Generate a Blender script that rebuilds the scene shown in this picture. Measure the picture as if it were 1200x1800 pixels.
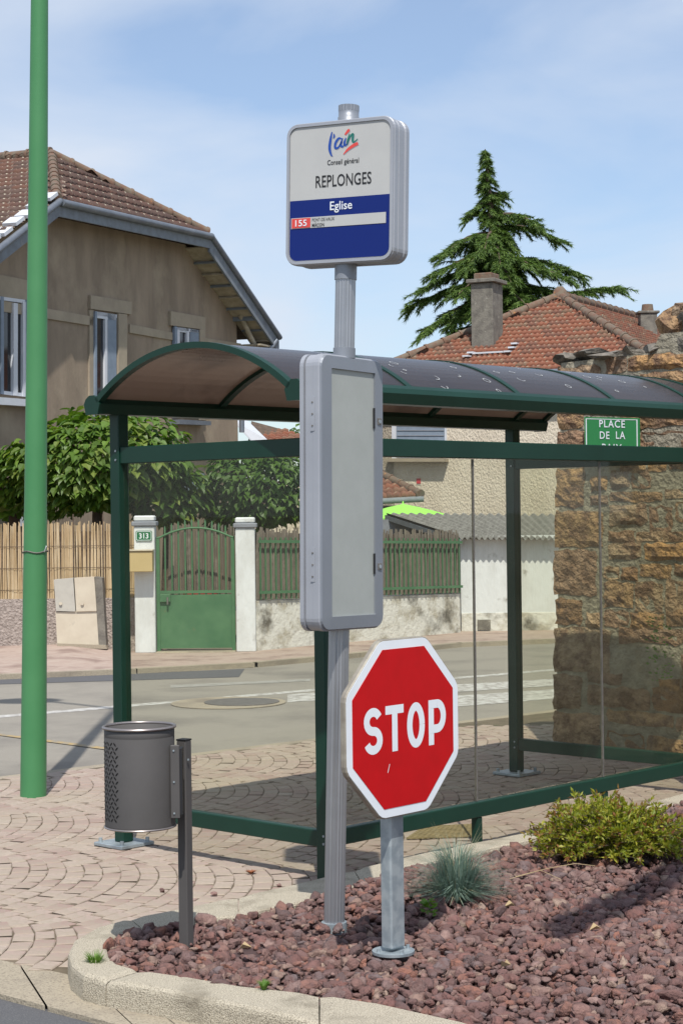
import bpy, math, random
import numpy as np
from mathutils import Matrix, Vector
random.seed(7); RNG = np.random.default_rng(7)
for o in list(bpy.data.objects): bpy.data.objects.remove(o)
SC = bpy.context.scene
COL = SC.collection
R = math.radians
# ------------------------------------------------------------------ camera
F = 3246.0; ROLL = 0.0125; CAMH = 1.7
cam = bpy.data.cameras.new('camera'); camo = bpy.data.objects.new('camera', cam); COL.objects.link(camo)
cam.sensor_fit = 'VERTICAL'; cam.sensor_height = 36; cam.lens = F/1800*36
cam.clip_start = .1; cam.clip_end = 3000
RT = Vector((math.cos(ROLL), 0, -math.sin(ROLL))); UP = Vector((math.sin(ROLL), 0, math.cos(ROLL))); FW = Vector((0, 1, 0))
camo.matrix_world = Matrix(((RT.x, UP.x, -FW.x, 0), (RT.y, UP.y, -FW.y, 0), (RT.z, UP.z, -FW.z, CAMH), (0, 0, 0, 1)))
cam.dof.use_dof = False
SC.camera = camo
SC.render.resolution_x = 682; SC.render.resolution_y = 1024
# ------------------------------------------------------------------ world, sun
SUN_EL = R(57.5); SUN_TO = Vector((0.03, -math.cos(SUN_EL), math.sin(SUN_EL))).normalized()
w = bpy.data.worlds.new('World'); SC.world = w; w.use_nodes = True
nt = w.node_tree; nt.nodes.clear()
def N(t, typ, **k):
    n = t.nodes.new(typ)
    for a, b in k.items(): setattr(n, a, b)
    return n
out = N(nt, 'ShaderNodeOutputWorld'); bg = N(nt, 'ShaderNodeBackground')
sky = N(nt, 'ShaderNodeTexSky', sky_type='NISHITA'); sky.sun_disc = False
sky.sun_elevation = SUN_EL; sky.sun_rotation = R(180); sky.altitude = 200; sky.air_density = 1.0; sky.dust_density = .6; sky.ozone_density = 4.5
tc = N(nt, 'ShaderNodeTexCoord'); mp = N(nt, 'ShaderNodeMapping'); mp.inputs['Rotation'].default_value = (0, R(-52), 0); mp.inputs['Scale'].default_value = (2.0, 2.0, 6.0)
nz = N(nt, 'ShaderNodeTexNoise'); nz.inputs['Scale'].default_value = 1.5; nz.inputs['Detail'].default_value = 9; nz.inputs['Roughness'].default_value = .5; nz.inputs['Distortion'].default_value = .6
cr = N(nt, 'ShaderNodeValToRGB'); cr.color_ramp.elements[0].position = .36; cr.color_ramp.elements[1].position = .62
cr.color_ramp.elements[0].color = (.22, .22, .22, 1); cr.color_ramp.elements[1].color = (.92, .92, .92, 1)
mx = N(nt, 'ShaderNodeMixRGB'); mx.inputs[2].default_value = (5.0, 5.5, 6.3, 1)
L = nt.links.new
L(tc.outputs['Generated'], mp.inputs[0]); L(mp.outputs[0], nz.inputs['Vector']); L(nz.outputs[0], cr.inputs[0])
L(cr.outputs[0], mx.inputs[0]); L(sky.outputs[0], mx.inputs[1]); L(mx.outputs[0], bg.inputs[0]); L(bg.outputs[0], out.inputs[0])
bg.inputs[1].default_value = .125
sl = bpy.data.lights.new('sun', 'SUN'); sl.energy = 4.2; sl.angle = R(.53); sl.color = (1, .955, .89)
so = bpy.data.objects.new('sun', sl); COL.objects.link(so); so.rotation_euler = SUN_TO.to_track_quat('Z', 'Y').to_euler(); so.location = (0, 0, 30)
vs = SC.view_settings; vs.view_transform = 'Standard'; vs.look = 'None'; vs.exposure = .22; vs.gamma = 1; vs.use_curve_mapping = False
# ------------------------------------------------------------------ pixel helpers (photo pixels of 1200x1800)
def ray(px, py): return RT*(px-600) + FW*F - UP*(py-900)
CP = Vector((0, 0, CAMH))
def G(px, py, z=0.0):
    d = ray(px, py); t = (z-CAMH)/d.z; return CP+d*t
def AD(px, py, D): return CP+ray(px, py)*(D/F)
def PLN(px, py, p0, n):
    d = ray(px, py); return CP+d*((Vector(p0)-CP).dot(n)/d.dot(n))
V = Vector
# ------------------------------------------------------------------ materials
def mat(name, col, rough=.8, col2=None, ns=4, nd=6, lo=.35, hi=.65, bump=0, bs=60, bd=.01, metal=0, tone=None, coord='Object', stretch=None, col3=None, ns3=1.5, lo3=.5, hi3=.65, spec=.5, coat=0, voro=False, seed=0):
    m = bpy.data.materials.new(name); m.use_nodes = True; t = m.node_tree; t.nodes.clear(); l = t.links.new
    o = N(t, 'ShaderNodeOutputMaterial'); b = N(t, 'ShaderNodeBsdfPrincipled'); l(b.outputs[0], o.inputs[0])
    b.inputs['Roughness'].default_value = rough; b.inputs['Metallic'].default_value = metal
    b.inputs['Specular IOR Level'].default_value = spec
    if coat: b.inputs['Coat Weight'].default_value = coat; b.inputs['Coat Roughness'].default_value = .15
    b.inputs['Base Color'].default_value = (*col, 1)
    tcn = N(t, 'ShaderNodeTexCoord'); vec = tcn.outputs[coord]
    if stretch:
        mpn = N(t, 'ShaderNodeMapping'); mpn.inputs['Scale'].default_value = stretch; l(vec, mpn.inputs[0]); vs_ = mpn.outputs[0]
    else: vs_ = vec
    cur = None
    def rgb(c): n = N(t, 'ShaderNodeRGB'); n.outputs[0].default_value = (*c, 1); return n.outputs[0]
    def mixc(fac, a, bb, mode='MIX'):
        n = N(t, 'ShaderNodeMixRGB', blend_type=mode)
        if isinstance(fac, (int, float)): n.inputs[0].default_value = fac
        else: l(fac, n.inputs[0])
        l(a, n.inputs[1]); l(bb, n.inputs[2]); return n.outputs[0]
    def noise(scale, detail, lo, hi, v):
        n = N(t, 'ShaderNodeTexNoise'); n.inputs['Scale'].default_value = scale; n.inputs['Detail'].default_value = detail; n.inputs['Roughness'].default_value = .62
        l(v, n.inputs['Vector'])
        r = N(t, 'ShaderNodeMapRange'); r.inputs[1].default_value = lo; r.inputs[2].default_value = hi; l(n.outputs[0], r.inputs[0]); return r.outputs[0]
    cur = rgb(col)
    if tone:
        a = N(t, 'ShaderNodeAttribute', attribute_name='tone'); rp = N(t, 'ShaderNodeValToRGB')
        els = rp.color_ramp.elements
        els[0].position = 0; els[0].color = (*tone[0], 1); els[1].position = 1; els[1].color = (*tone[-1], 1)
        for i in range(1, len(tone)-1):
            e = els.new(i/(len(tone)-1)); e.color = (*tone[i], 1)
        l(a.outputs['Fac'], rp.inputs[0]); cur = rp.outputs[0]
    if col2: cur = mixc(noise(ns, nd, lo, hi, vs_), cur, rgb(col2))
    if col3: cur = mixc(noise(ns3, 8, lo3, hi3, vec), cur, rgb(col3))
    l(cur, b.inputs['Base Color'])
    if bump:
        bn = N(t, 'ShaderNodeBump'); bn.inputs['Strength'].default_value = bump; bn.inputs['Distance'].default_value = bd
        if voro:
            n = N(t, 'ShaderNodeTexVoronoi'); n.inputs['Scale'].default_value = bs; l(vs_, n.inputs['Vector']); h = n.outputs['Distance']
        else:
            n = N(t, 'ShaderNodeTexNoise'); n.inputs['Scale'].default_value = bs; n.inputs['Detail'].default_value = 5; l(vs_, n.inputs['Vector']); h = n.outputs[0]
        l(h, bn.inputs['Height']); l(bn.outputs[0], b.inputs['Normal'])
    return m
def leafmat(name, tones, rough=.5, trans=.35):
    m = mat(name, tones[0], rough, tone=tones); t = m.node_tree; b = [n for n in t.nodes if n.type == 'BSDF_PRINCIPLED'][0]; o = [n for n in t.nodes if n.type == 'OUTPUT_MATERIAL'][0]
    tr = N(t, 'ShaderNodeBsdfTranslucent'); src = b.inputs['Base Color'].links[0].from_socket
    hs = N(t, 'ShaderNodeHueSaturation'); hs.inputs['Value'].default_value = 1.5; hs.inputs['Saturation'].default_value = 1.1; t.links.new(src, hs.inputs['Color']); t.links.new(hs.outputs[0], tr.inputs[0])
    ms = N(t, 'ShaderNodeMixShader'); ms.inputs[0].default_value = trans
    t.links.new(b.outputs[0], ms.inputs[1]); t.links.new(tr.outputs[0], ms.inputs[2]); t.links.new(ms.outputs[0], o.inputs[0]); return m
def schlick(t, f0=.045):
    lw = N(t, 'ShaderNodeLayerWeight'); lw.inputs[0].default_value = .5
    p = N(t, 'ShaderNodeMath', operation='POWER'); p.inputs[1].default_value = 4.5; t.links.new(lw.outputs['Facing'], p.inputs[0])
    r = N(t, 'ShaderNodeMapRange'); r.inputs[3].default_value = f0; r.inputs[4].default_value = .6; t.links.new(p.outputs[0], r.inputs[0]); return r
def glassmat(name, tint, refl=1.0):
    m = bpy.data.materials.new(name); m.use_nodes = True; t = m.node_tree; t.nodes.clear()
    o = N(t, 'ShaderNodeOutputMaterial'); ms = N(t, 'ShaderNodeMixShader'); tr = N(t, 'ShaderNodeBsdfTransparent'); gl = N(t, 'ShaderNodeBsdfGlossy')
    tr.inputs[0].default_value = (*tint, 1); gl.inputs['Roughness'].default_value = .02
    fr = schlick(t)
    mu = N(t, 'ShaderNodeMath', operation='MULTIPLY'); mu.inputs[1].default_value = refl
    df = N(t, 'ShaderNodeBsdfDiffuse'); df.inputs[0].default_value = (.55, .55, .5, 1)
    nzn = N(t, 'ShaderNodeTexNoise'); nzn.inputs['Scale'].default_value = 3; nzn.inputs['Detail'].default_value = 6
    tcn = N(t, 'ShaderNodeTexCoord'); t.links.new(tcn.outputs['Object'], nzn.inputs['Vector'])
    mr = N(t, 'ShaderNodeMapRange'); mr.inputs[1].default_value = .3; mr.inputs[2].default_value = .8; mr.inputs[3].default_value = .002; mr.inputs[4].default_value = .016; t.links.new(nzn.outputs[0], mr.inputs[0])
    ms2 = N(t, 'ShaderNodeMixShader')
    l = t.links.new; l(fr.outputs[0], mu.inputs[0]); l(mu.outputs[0], ms.inputs[0]); l(tr.outputs[0], ms.inputs[1]); l(gl.outputs[0], ms.inputs[2])
    l(mr.outputs[0], ms2.inputs[0]); l(ms.outputs[0], ms2.inputs[1]); l(df.outputs[0], ms2.inputs[2]); l(ms2.outputs[0], o.inputs[0]); return m
M = {}
M['dkgreen'] = mat('dark green painted steel', (.003, .029, .018), .45, (.0045, .036, .023), 3, spec=.35)
M['lampgreen'] = mat('mid green painted steel', (.055, .205, .08), .5, (.07, .23, .095), 2.5, spec=.35, lo=.3, hi=.7, bump=.05, bs=200)
M['gategreen'] = mat('weathered green gate paint', (.045, .135, .062), .6, (.075, .18, .085), 3, col3=(.14, .12, .06), lo3=.66, hi3=.8, ns3=5)
M['alu'] = mat('anodised aluminium', (.42, .43, .45), .38, (.36, .37, .39), 5, metal=.75, bump=.03, bs=300)
M['silver'] = mat('silver grey lacquer', (.25, .27, .305), .45, (.23, .25, .28), 4, metal=.35)
M['silverlite'] = mat('pale silver lacquer', (.38, .395, .43), .42, (.34, .355, .39), 4, metal=.3)
M['panel'] = mat('milky blank panel', (.36, .38, .36), .5, (.325, .345, .325), 6, nd=8, bump=.03, bs=150)
M['signwhite'] = mat('grey white sign vinyl', (.46, .465, .455), .45, (.43, .435, .43), 5, spec=.3)
M['blue'] = mat('royal blue vinyl', (.006, .02, .15), .5, spec=.2)
M['logoblue'] = mat('logo blue', (.01, .06, .32), .4); M['logogreen'] = mat('logo green', (.01, .15, .12), .4); M['logored'] = mat('logo red', (.62, .06, .05), .4); M['logogrey'] = mat('logo shadow grey', (.3, .31, .34), .4)
M['red'] = mat('retroreflective red film', (.50, .004, .007), .5, (.45, .004, .006), 10, bump=.02, bs=400, spec=.2)
M['white'] = mat('white film', (.74, .78, .82), .4, (.7, .74, .78), 8)
M['black'] = mat('black print', (.012, .012, .014), .5)
M['stopedge'] = mat('weathered beige aluminium edge', (.36, .33, .27), .5, (.25, .22, .18), 20, metal=.3)
M['galv'] = mat('galvanised steel', (.30, .35, .38), .45, (.40, .45, .47), 22, nd=3, lo=.4, hi=.6, metal=.45, col3=(.24, .28, .31), ns3=5)
M['bin'] = mat('anthracite powder coat', (.085, .08, .078), .6, (.075, .071, .069), 6, spec=.35)
M['dark'] = mat('black void', (.004, .004, .004), .9)
M['rim'] = mat('worn steel rim', (.3, .27, .26), .35, metal=.7)
M['asphalt'] = mat('sunbleached asphalt', (.235, .215, .18), .9, (.31, .285, .24), 220, nd=2, lo=.45, hi=.7, bump=.5, bs=260, bd=.004, col3=(.165, .15, .13), ns3=.8, lo3=.46, hi3=.7)
M['asphaltdark'] = mat('dark asphalt', (.085, .085, .09), .9, (.14, .14, .14), 200, nd=2, lo=.5, hi=.7, bump=.5, bs=200, bd=.005)
M['ground'] = mat('dusty ground', (.2, .17, .13), .95, (.14, .13, .09), 2, bump=.3)
M['mortar'] = mat('sandy joint mortar', (.16, .125, .085), .95, (.10, .08, .05), 9, bump=.4, bs=120, bd=.005, col3=(.08, .085, .04), ns3=4, lo3=.55, hi3=.75)
M['paver'] = mat('pink clay paver', (.4, .28, .22), .9, (.29, .24, .19), 35, nd=6, lo=.4, hi=.7, bump=.35, bs=130, bd=.003, tone=[(.33, .235, .20), (.375, .30, .25), (.30, .20, .175), (.41, .335, .28), (.35, .255, .22)], col3=(.34, .29, .22), ns3=1.6, lo3=.42, hi3=.75)
M['farpave'] = mat('far pink paving', (.35, .26, .215), .9, (.40, .32, .265), 9, bump=.4, bs=30, bd=.01, col3=(.24, .17, .14), ns3=2)
M['kerb'] = mat('washed aggregate concrete', (.52, .465, .36), .9, (.26, .225, .17), 210, nd=3, lo=.48, hi=.60, bump=1.0, bs=190, bd=.008, col3=(.22, .19, .14), ns3=3.5, lo3=.52, hi3=.72)
M['gutter'] = mat('worn gutter concrete', (.36, .31, .23), .92, (.2, .17, .13), 130, nd=3, lo=.48, hi=.66, bump=.8, bs=120, bd=.006, col3=(.18, .15, .12), ns3=1.8, lo3=.5, hi3=.75)
M['lava'] = mat('red lava stone', (.2, .11, .1), .92, (.125, .07, .062), 26, nd=5, lo=.4, hi=.65, bump=1.0, bs=75, bd=.012, tone=[(.155, .072, .062), (.215, .108, .093), (.10, .068, .066), (.29, .19, .165), (.175, .082, .068), (.16, .125, .125), (.27, .12, .082), (.20, .115, .10), (.33, .24, .185)])
M['lavabed'] = mat('lava dust bed', (.08, .045, .042), .95, (.05, .03, .03), 20, bump=.6, bs=60)
M['stone'] = mat('ochre sandstone', (.3, .19, .09), .95, (.17, .10, .06), 11, nd=9, lo=.42, hi=.60, bump=1.0, bs=34, bd=.045, tone=[(.30, .18, .09), (.39, .26, .14), (.43, .245, .10), (.25, .145, .08), (.34, .225, .15), (.42, .30, .18), (.28, .21, .15)], col3=(.15, .11, .07), ns3=2.6, lo3=.55, hi3=.8)
M['stonetop'] = mat('grey lichened stone', (.2, .18, .15), .95, (.08, .075, .065), 14, nd=8, lo=.4, hi=.62, bump=1.0, bs=22, bd=.03, col3=(.4, .25, .06), ns3=6, lo3=.64, hi3=.75)
M['joint'] = mat('lime mortar', (.33, .30, .23), .95, (.20, .18, .135), 12, nd=8, bump=1.0, bs=30, bd=.03)
M['render'] = mat('brown rough render', (.32, .25, .18), .95, (.225, .175, .125), 1.6, nd=9, lo=.38, hi=.62, bump=.5, bs=45, bd=.01, stretch=(1, 1, .3), col3=(.38, .31, .22), ns3=.9, lo3=.52, hi3=.75)
M['rendertrim'] = mat('smooth pale render trim', (.37, .31, .225), .9, (.30, .25, .185), 3, nd=8, bump=.2, bs=40)
M['roughcast'] = mat('cream roughcast', (.64, .57, .46), .95, (.56, .49, .39), 2, nd=8, lo=.4, hi=.65, bump=1.0, bs=34, bd=.03, stretch=(1, 1, .6))
M['tile'] = mat('clay roof tile', (.3, .1, .05), .9, (.2, .075, .045), 9, nd=6, lo=.4, hi=.7, bump=.3, bs=60, tone=[(.165, .062, .038), (.22, .08, .042), (.115, .06, .042), (.19, .088, .055), (.14, .10, .065), (.24, .075, .04)], col3=(.26, .23, .16), ns3=9, lo3=.58, hi3=.66)
M['tilebrown'] = mat('mossy brown roof tile', (.17, .085, .06), .9, (.085, .05, .04), 7, nd=6, lo=.4, hi=.7, bump=.3, bs=60, tone=[(.095, .05, .038), (.125, .062, .044), (.075, .048, .04), (.11, .07, .055), (.14, .065, .042)], col3=(.42, .38, .29), ns3=13, lo3=.61, hi3=.65)
M['ridge'] = mat('lichened ridge tile', (.16, .09, .06), .95, (.16, .13, .095), 10, lo=.4, hi=.6, bump=.4, bs=40, col3=(.5, .22, .05), ns3=7, lo3=.66, hi3=.74)
M['zinc'] = mat('weathered zinc', (.15, .17, .20), .5, (.2, .22, .25), 4, metal=.4)
M['greywood'] = mat('grey painted wood', (.2, .23, .26), .8, (.15, .165, .185), 6, nd=7, stretch=(1, 1, 1), col3=(.3, .3, .28), ns3=3, lo3=.6, hi3=.8)
M['soffit'] = mat('weathered cream soffit boards', (.42, .37, .28), .85, (.3, .26, .19), 8)
M['shutter'] = mat('pale blue grey shutter', (.22, .27, .335), .7, (.18, .225, .28), 8)
M['pvc'] = mat('white window frame', (.6, .62, .66), .5, (.55, .57, .6), 5)
M['pane'] = mat('dark window glass', (.012, .014, .017), .06, spec=.6)
M['concrete'] = mat('lichened concrete', (.2, .185, .155), .95, (.12, .11, .095), 8, nd=8, lo=.4, hi=.65, bump=.7, bs=40, bd=.01, col3=(.34, .32, .27), ns3=14, lo3=.62, hi3=.7)
M['whitewall'] = mat('flaking whitewash', (.66, .68, .69), .9, (.57, .58, .575), 4, nd=9, lo=.45, hi=.65, bump=.5, bs=20, bd=.02, stretch=(1, 1, .35), col3=(.22, .2, .16), ns3=3.2, lo3=.60, hi3=.72)
M['dirtywall'] = mat('stained whitewash', (.64, .63, .58), .95, (.42, .39, .32), 4, nd=9, lo=.47, hi=.60, bump=.7, bs=20, bd=.02, col3=(.11, .10, .08), ns3=2.3, lo3=.52, hi3=.68)
M['pinkwall'] = mat('rough dashed plinth', (.40, .34, .30), .95, (.28, .235, .205), 30, nd=4, lo=.4, hi=.6, bump=1, bs=40, bd=.03, col3=(.42, .37, .3), ns3=3, lo3=.6, hi3=.7)
M['capgrey'] = mat('grey cap', (.25, .27, .31), .9, (.2, .21, .24), 6)
M['reed'] = mat('straw reed', (.5, .38, .22), .8, (.42, .3, .16), 12, tone=[(.58, .46, .28), (.48, .36, .21), (.64, .52, .34), (.54, .41, .24), (.68, .57, .39), (.42, .31, .18)], stretch=(1, 1, .2))
M['reedgrey'] = mat('weathered grey reed', (.2, .17, .14), .9, (.14, .12, .1), 10, tone=[(.20, .165, .135), (.14, .11, .09), (.26, .225, .19), (.18, .16, .12), (.23, .18, .15)])
M['fibro'] = mat('lichened corrugated cement', (.23, .225, .21), .95, (.14, .135, .125), 14, nd=7, lo=.4, hi=.6, bump=.6, bs=50)
M['beige'] = mat('beige cabinet plastic', (.56, .50, .39), .5, (.5, .44, .34), 6, col3=(.3, .27, .22), ns3=4, lo3=.66, hi3=.8)
M['beige2'] = mat('grey beige cabinet plastic', (.46, .44, .38), .5, (.4, .38, .33), 6)
M['mail'] = mat('mustard beige painted steel', (.52, .40, .20), .5, (.48, .37, .18), 4)
M['platedgreen'] = mat('enamel green', (.01, .14, .05), .3); M['streetgreen'] = mat('street plate green', (.02, .2, .055), .4)
M['lime'] = mat('lime parasol cloth', (.30, .72, .10), .8); M['redplastic'] = mat('faded red plastic', (.5, .04, .05), .5)
M['bark'] = mat('brown bark', (.12, .085, .06), .95, (.07, .05, .035), 10, bump=.8, bs=20, bd=.02)
M['catalpa'] = leafmat('broad green leaf', [(.045, .10, .014), (.09, .17, .022), (.15, .25, .035), (.055, .12, .018), (.20, .26, .05)])
M['hedge'] = leafmat('hedge leaf', [(.04, .09, .013), (.07, .14, .02), (.11, .20, .03)])
M['cedar'] = leafmat('cedar needles', [(.045, .09, .02), (.09, .16, .03), (.16, .24, .045)], .6, .2)
M['spirea'] = leafmat('golden spirea leaf', [(.14, .19, .02), (.25, .29, .03), (.40, .38, .05), (.12, .17, .02), (.28, .12, .045)], .5, .4)
M['fescue'] = leafmat('blue fescue blade', [(.15, .22, .17), (.24, .32, .26), (.10, .17, .12), (.34, .32, .20)], .6, .2)
M['weed'] = leafmat('weed leaf', [(.08, .17, .02), (.13, .24, .03)], .6, .3)
M['straw'] = mat('dry straw', (.42, .32, .18), .9)
M['russet'] = mat('russet dead moss', (.25, .09, .04), .95)
M['paintwhite'] = mat('worn white road paint', (.50, .49, .46), .8, (.27, .25, .225), 14, nd=8, lo=.42, hi=.62, bump=.3, bs=200)
M['paintfaint'] = mat('faded road paint', (.31, .30, .275), .85, (.245, .235, .205), 10, nd=8, lo=.42, hi=.6)
M['paintyellow'] = mat('faded yellow road paint', (.38, .27, .11), .85, (.25, .22, .17), 12, nd=8, lo=.42, hi=.58)
M['cast'] = mat('cast iron', (.13, .12, .11), .6, (.18, .165, .15), 12, metal=.3, bump=.4, bs=60)
M['mat'] = mat('ochre rubber grid', (.28, .22, .11), .9, (.2, .16, .08), 20)
M['glass'] = glassmat('lightly soiled glass', (.93, .935, .885), .45)
# smoked polycarbonate roof sheet
m = bpy.data.materials.new('smoked polycarbonate'); m.use_nodes = True; t = m.node_tree; t.nodes.clear()
o_ = N(t, 'ShaderNodeOutputMaterial'); tl = N(t, 'ShaderNodeBsdfTranslucent'); tl.inputs[0].default_value = (.125, .095, .075, 1)
dfn = N(t, 'ShaderNodeBsdfDiffuse'); dfn.inputs[0].default_value = (.03, .029, .032, 1); trn = N(t, 'ShaderNodeBsdfTransparent'); trn.inputs[0].default_value = (.13, .10, .08, 1)
gln = N(t, 'ShaderNodeBsdfGlossy'); gln.inputs['Roughness'].default_value = .22; frn = schlick(t, .03)
nzz = N(t, 'ShaderNodeTexNoise'); nzz.inputs['Scale'].default_value = 3.5; nzz.inputs['Detail'].default_value = 3
tcz = N(t, 'ShaderNodeTexCoord'); t.links.new(tcz.outputs['Object'], nzz.inputs['Vector']); rz = N(t, 'ShaderNodeValToRGB'); rz.color_ramp.elements[0].position = .3; rz.color_ramp.elements[0].color = (.075, .055, .045, 1); rz.color_ramp.elements[1].position = .5; rz.color_ramp.elements[1].color = (.125, .097, .078, 1)
t.links.new(nzz.outputs[0], rz.inputs[0]); t.links.new(rz.outputs[0], tl.inputs[0])
a1 = N(t, 'ShaderNodeAddShader'); a2 = N(t, 'ShaderNodeAddShader'); mxs = N(t, 'ShaderNodeMixShader')
t.links.new(tl.outputs[0], a1.inputs[0]); t.links.new(dfn.outputs[0], a1.inputs[1]); t.links.new(a1.outputs[0], a2.inputs[0]); t.links.new(trn.outputs[0], a2.inputs[1])
t.links.new(frn.outputs[0], mxs.inputs[0]); t.links.new(a2.outputs[0], mxs.inputs[1]); t.links.new(gln.outputs[0], mxs.inputs[2]); t.links.new(mxs.outputs[0], o_.inputs[0])
M['smoke'] = m
# ------------------------------------------------------------------ mesh builder
class MB:
    def __init__(s): s.v = []; s.f = []; s.t = []; s.sm = []
    def add(s, vs, fs, tone=0.0, smooth=False):
        b = len(s.v); s.v += [tuple(x) for x in vs]; s.f += [tuple(i+b for i in f) for f in fs]; s.t += [tone]*len(fs); s.sm += [smooth]*len(fs); return s
    def box(s, c, d, ax=None, tone=0.0):           # c centre, d full sizes, ax = 3 axes
        c = V(c); ax = ax or (V((1, 0, 0)), V((0, 1, 0)), V((0, 0, 1)))
        vs = [c+ax[0]*(d[0]/2*i)+ax[1]*(d[1]/2*j)+ax[2]*(d[2]/2*k) for k in (-1, 1) for j in (-1, 1) for i in (-1, 1)]
        return s.add(vs, [(0, 2, 3, 1), (4, 5, 7, 6), (0, 1, 5, 4), (2, 6, 7, 3), (0, 4, 6, 2), (1, 3, 7, 5)], tone)
    def bevbox(s, c, d, r, ax=None, tone=0.0):      # box whose 4 top and bottom edges are chamfered
        c = V(c); ax = ax or (V((1, 0, 0)), V((0, 1, 0)), V((0, 0, 1)))
        prof = [(-d[2]/2, -r), (-d[2]/2+r, 0), (d[2]/2-r, 0), (d[2]/2, -r)]
        vs = []
        for z, o in prof:
            a, b = d[0]/2+o, d[1]/2+o; r2 = r*.7
            for x, y in ((-a+r2, -b), (a-r2, -b), (a, -b+r2), (a, b-r2), (a-r2, b), (-a+r2, b), (-a, b-r2), (-a, -b+r2)):
                vs.append(c+ax[0]*x+ax[1]*y+ax[2]*z)
        fs = [tuple(range(7, -1, -1)), tuple(range(24, 32))]
        for k in range(3):
            for i in range(8): fs.append((k*8+i, k*8+(i+1) % 8, (k+1)*8+(i+1) % 8, (k+1)*8+i))
        return s.add(vs, fs, tone)
    def tube(s, pts, rs, n=16, caps=True, tone=0.0, smooth=True, ang=0.0, flute=0.0):
        pts = [V(p) for p in pts]; rs = rs if isinstance(rs, (list, tuple)) else [rs]*len(pts)
        vs = []; prev = None
        for i, p in enumerate(pts):
            d = (pts[min(i+1, len(pts)-1)]-pts[max(i-1, 0)]).normalized()
            if prev is None:
                a = V((0, 0, 1)) if abs(d.z) < .9 else V((1, 0, 0)); x = a.cross(d).normalized()
            else: x = (prev-d*prev.dot(d)).normalized()
            prev = x; y = d.cross(x)
            for k in range(n):
                th = 2*math.pi*k/n+ang; r = rs[i]*(1-(flute if k % 2 else 0)); vs.append(p+x*(r*math.cos(th))+y*(r*math.sin(th)))
        fs = []
        for i in range(len(pts)-1):
            for k in range(n): fs.append((i*n+k, i*n+(k+1) % n, (i+1)*n+(k+1) % n, (i+1)*n+k))
        s.add(vs, fs, tone, smooth)
        if caps:
            s.add(vs[:n], [tuple(range(n-1, -1, -1))], tone); s.add(vs[-n:], [tuple(range(n))], tone)
        return s
    def prism(s, poly, d, tone=0.0, smooth=False):   # poly: list of 3D points, extruded along d
        n = len(poly); poly = [V(p) for p in poly]; d = V(d)
        return s.add(poly+[p+d for p in poly], [tuple(range(n-1, -1, -1)), tuple(range(n, 2*n))]+[(i, (i+1) % n, (i+1) % n+n, i+n) for i in range(n)], tone, smooth)
    def rings(s, rings, tone=0.0, smooth=False, cap0=False, cap1=False):   # loft of equal-length closed rings
        n = len(rings[0]); vs = [p for r in rings for p in r]; fs = []
        for i in range(len(rings)-1):
            for k in range(n): fs.append((i*n+k, i*n+(k+1) % n, (i+1)*n+(k+1) % n, (i+1)*n+k))
        s.add(vs, fs, tone, smooth)
        if cap0: s.add(rings[0], [tuple(range(n-1, -1, -1))], tone)
        if cap1: s.add(rings[-1], [tuple(range(n))], tone)
        return s
    def mesh(s, name, m):
        me = bpy.data.meshes.new(name); me.from_pydata([tuple(v) for v in s.v], [], s.f)
        at = me.attributes.new('tone', 'FLOAT', 'FACE'); at.data.foreach_set('value', s.t)
        me.polygons.foreach_set('use_smooth', s.sm)
        me.materials.append(M[m] if isinstance(m, str) else m); me.update(); return me
WM = {}
def link(name, me, parent=None, mw=None):
    o = bpy.data.objects.new(name, me); COL.objects.link(o); mw = mw or Matrix.Identity(4)
    if parent is not None:
        o.parent = parent; o.matrix_parent_inverse = WM[parent.name].inverted()
    o.matrix_basis = mw
    WM[o.name] = mw.copy(); return o
def part(name, mb, m, parent, label=None, kind=None, mw=None):
    o = link(name, mb.mesh(name, m), parent, mw)
    if label: o['label'] = label
    if kind: o['kind'] = kind
    return o
def tag(o, label, cat, group=None, kind=None):
    if label: o['label'] = label
    if cat: o['category'] = cat
    if group: o['group'] = group
    if kind: o['kind'] = kind
    return o
def thing(name, loc, label, cat, group=None, kind=None):
    o = link(name, None, None, Matrix.Translation(loc)); o.empty_display_size = .1; return tag(o, label, cat, group, kind)
def struct(name, mb, m, parent=None):
    o = link(name, mb.mesh(name, m), parent)
    if parent is None: o['kind'] = 'structure'
    return o
def text(name, body, m, parent, org, xr, yu, w=None, h=None, depth=.0012, bold=0.0, align='CENTER', shear=0, space=1.0):
    """flat lettering lying in the plane (org, xr, yu): org is the centre (or left end) of the text"""
    c = bpy.data.curves.new(name, 'FONT'); c.body = body; c.size = 1; c.offset = bold; c.shear = shear; c.space_character = space; c.resolution_u = 3
    to = bpy.data.objects.new(name, c); COL.objects.link(to); bpy.context.view_layer.update()
    me = bpy.data.meshes.new_from_object(to.evaluated_get(bpy.context.evaluated_depsgraph_get())); bpy.data.objects.remove(to)
    co = np.array([v.co[:] for v in me.vertices]); mn = co.min(0); mxx = co.max(0)
    sx = (w/(mxx[0]-mn[0])) if w else None; sy = (h/(mxx[1]-mn[1])) if h else None
    sx = sx or sy; sy = sy or sx
    xr = V(xr).normalized(); yu = V(yu).normalized(); nn = xr.cross(yu); org = V(org)
    ox = (mn[0]+mxx[0])/2 if align == 'CENTER' else mn[0]; oy = (mn[1]+mxx[1])/2
    b = MB(); vs = [org+xr*((p[0]-ox)*sx)+yu*((p[1]-oy)*sy)+nn*depth for p in co]
    b.add(vs, [tuple(p.vertices) for p in me.polygons]); bpy.data.meshes.remove(me)
    return part(name, b, m, parent)
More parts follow.
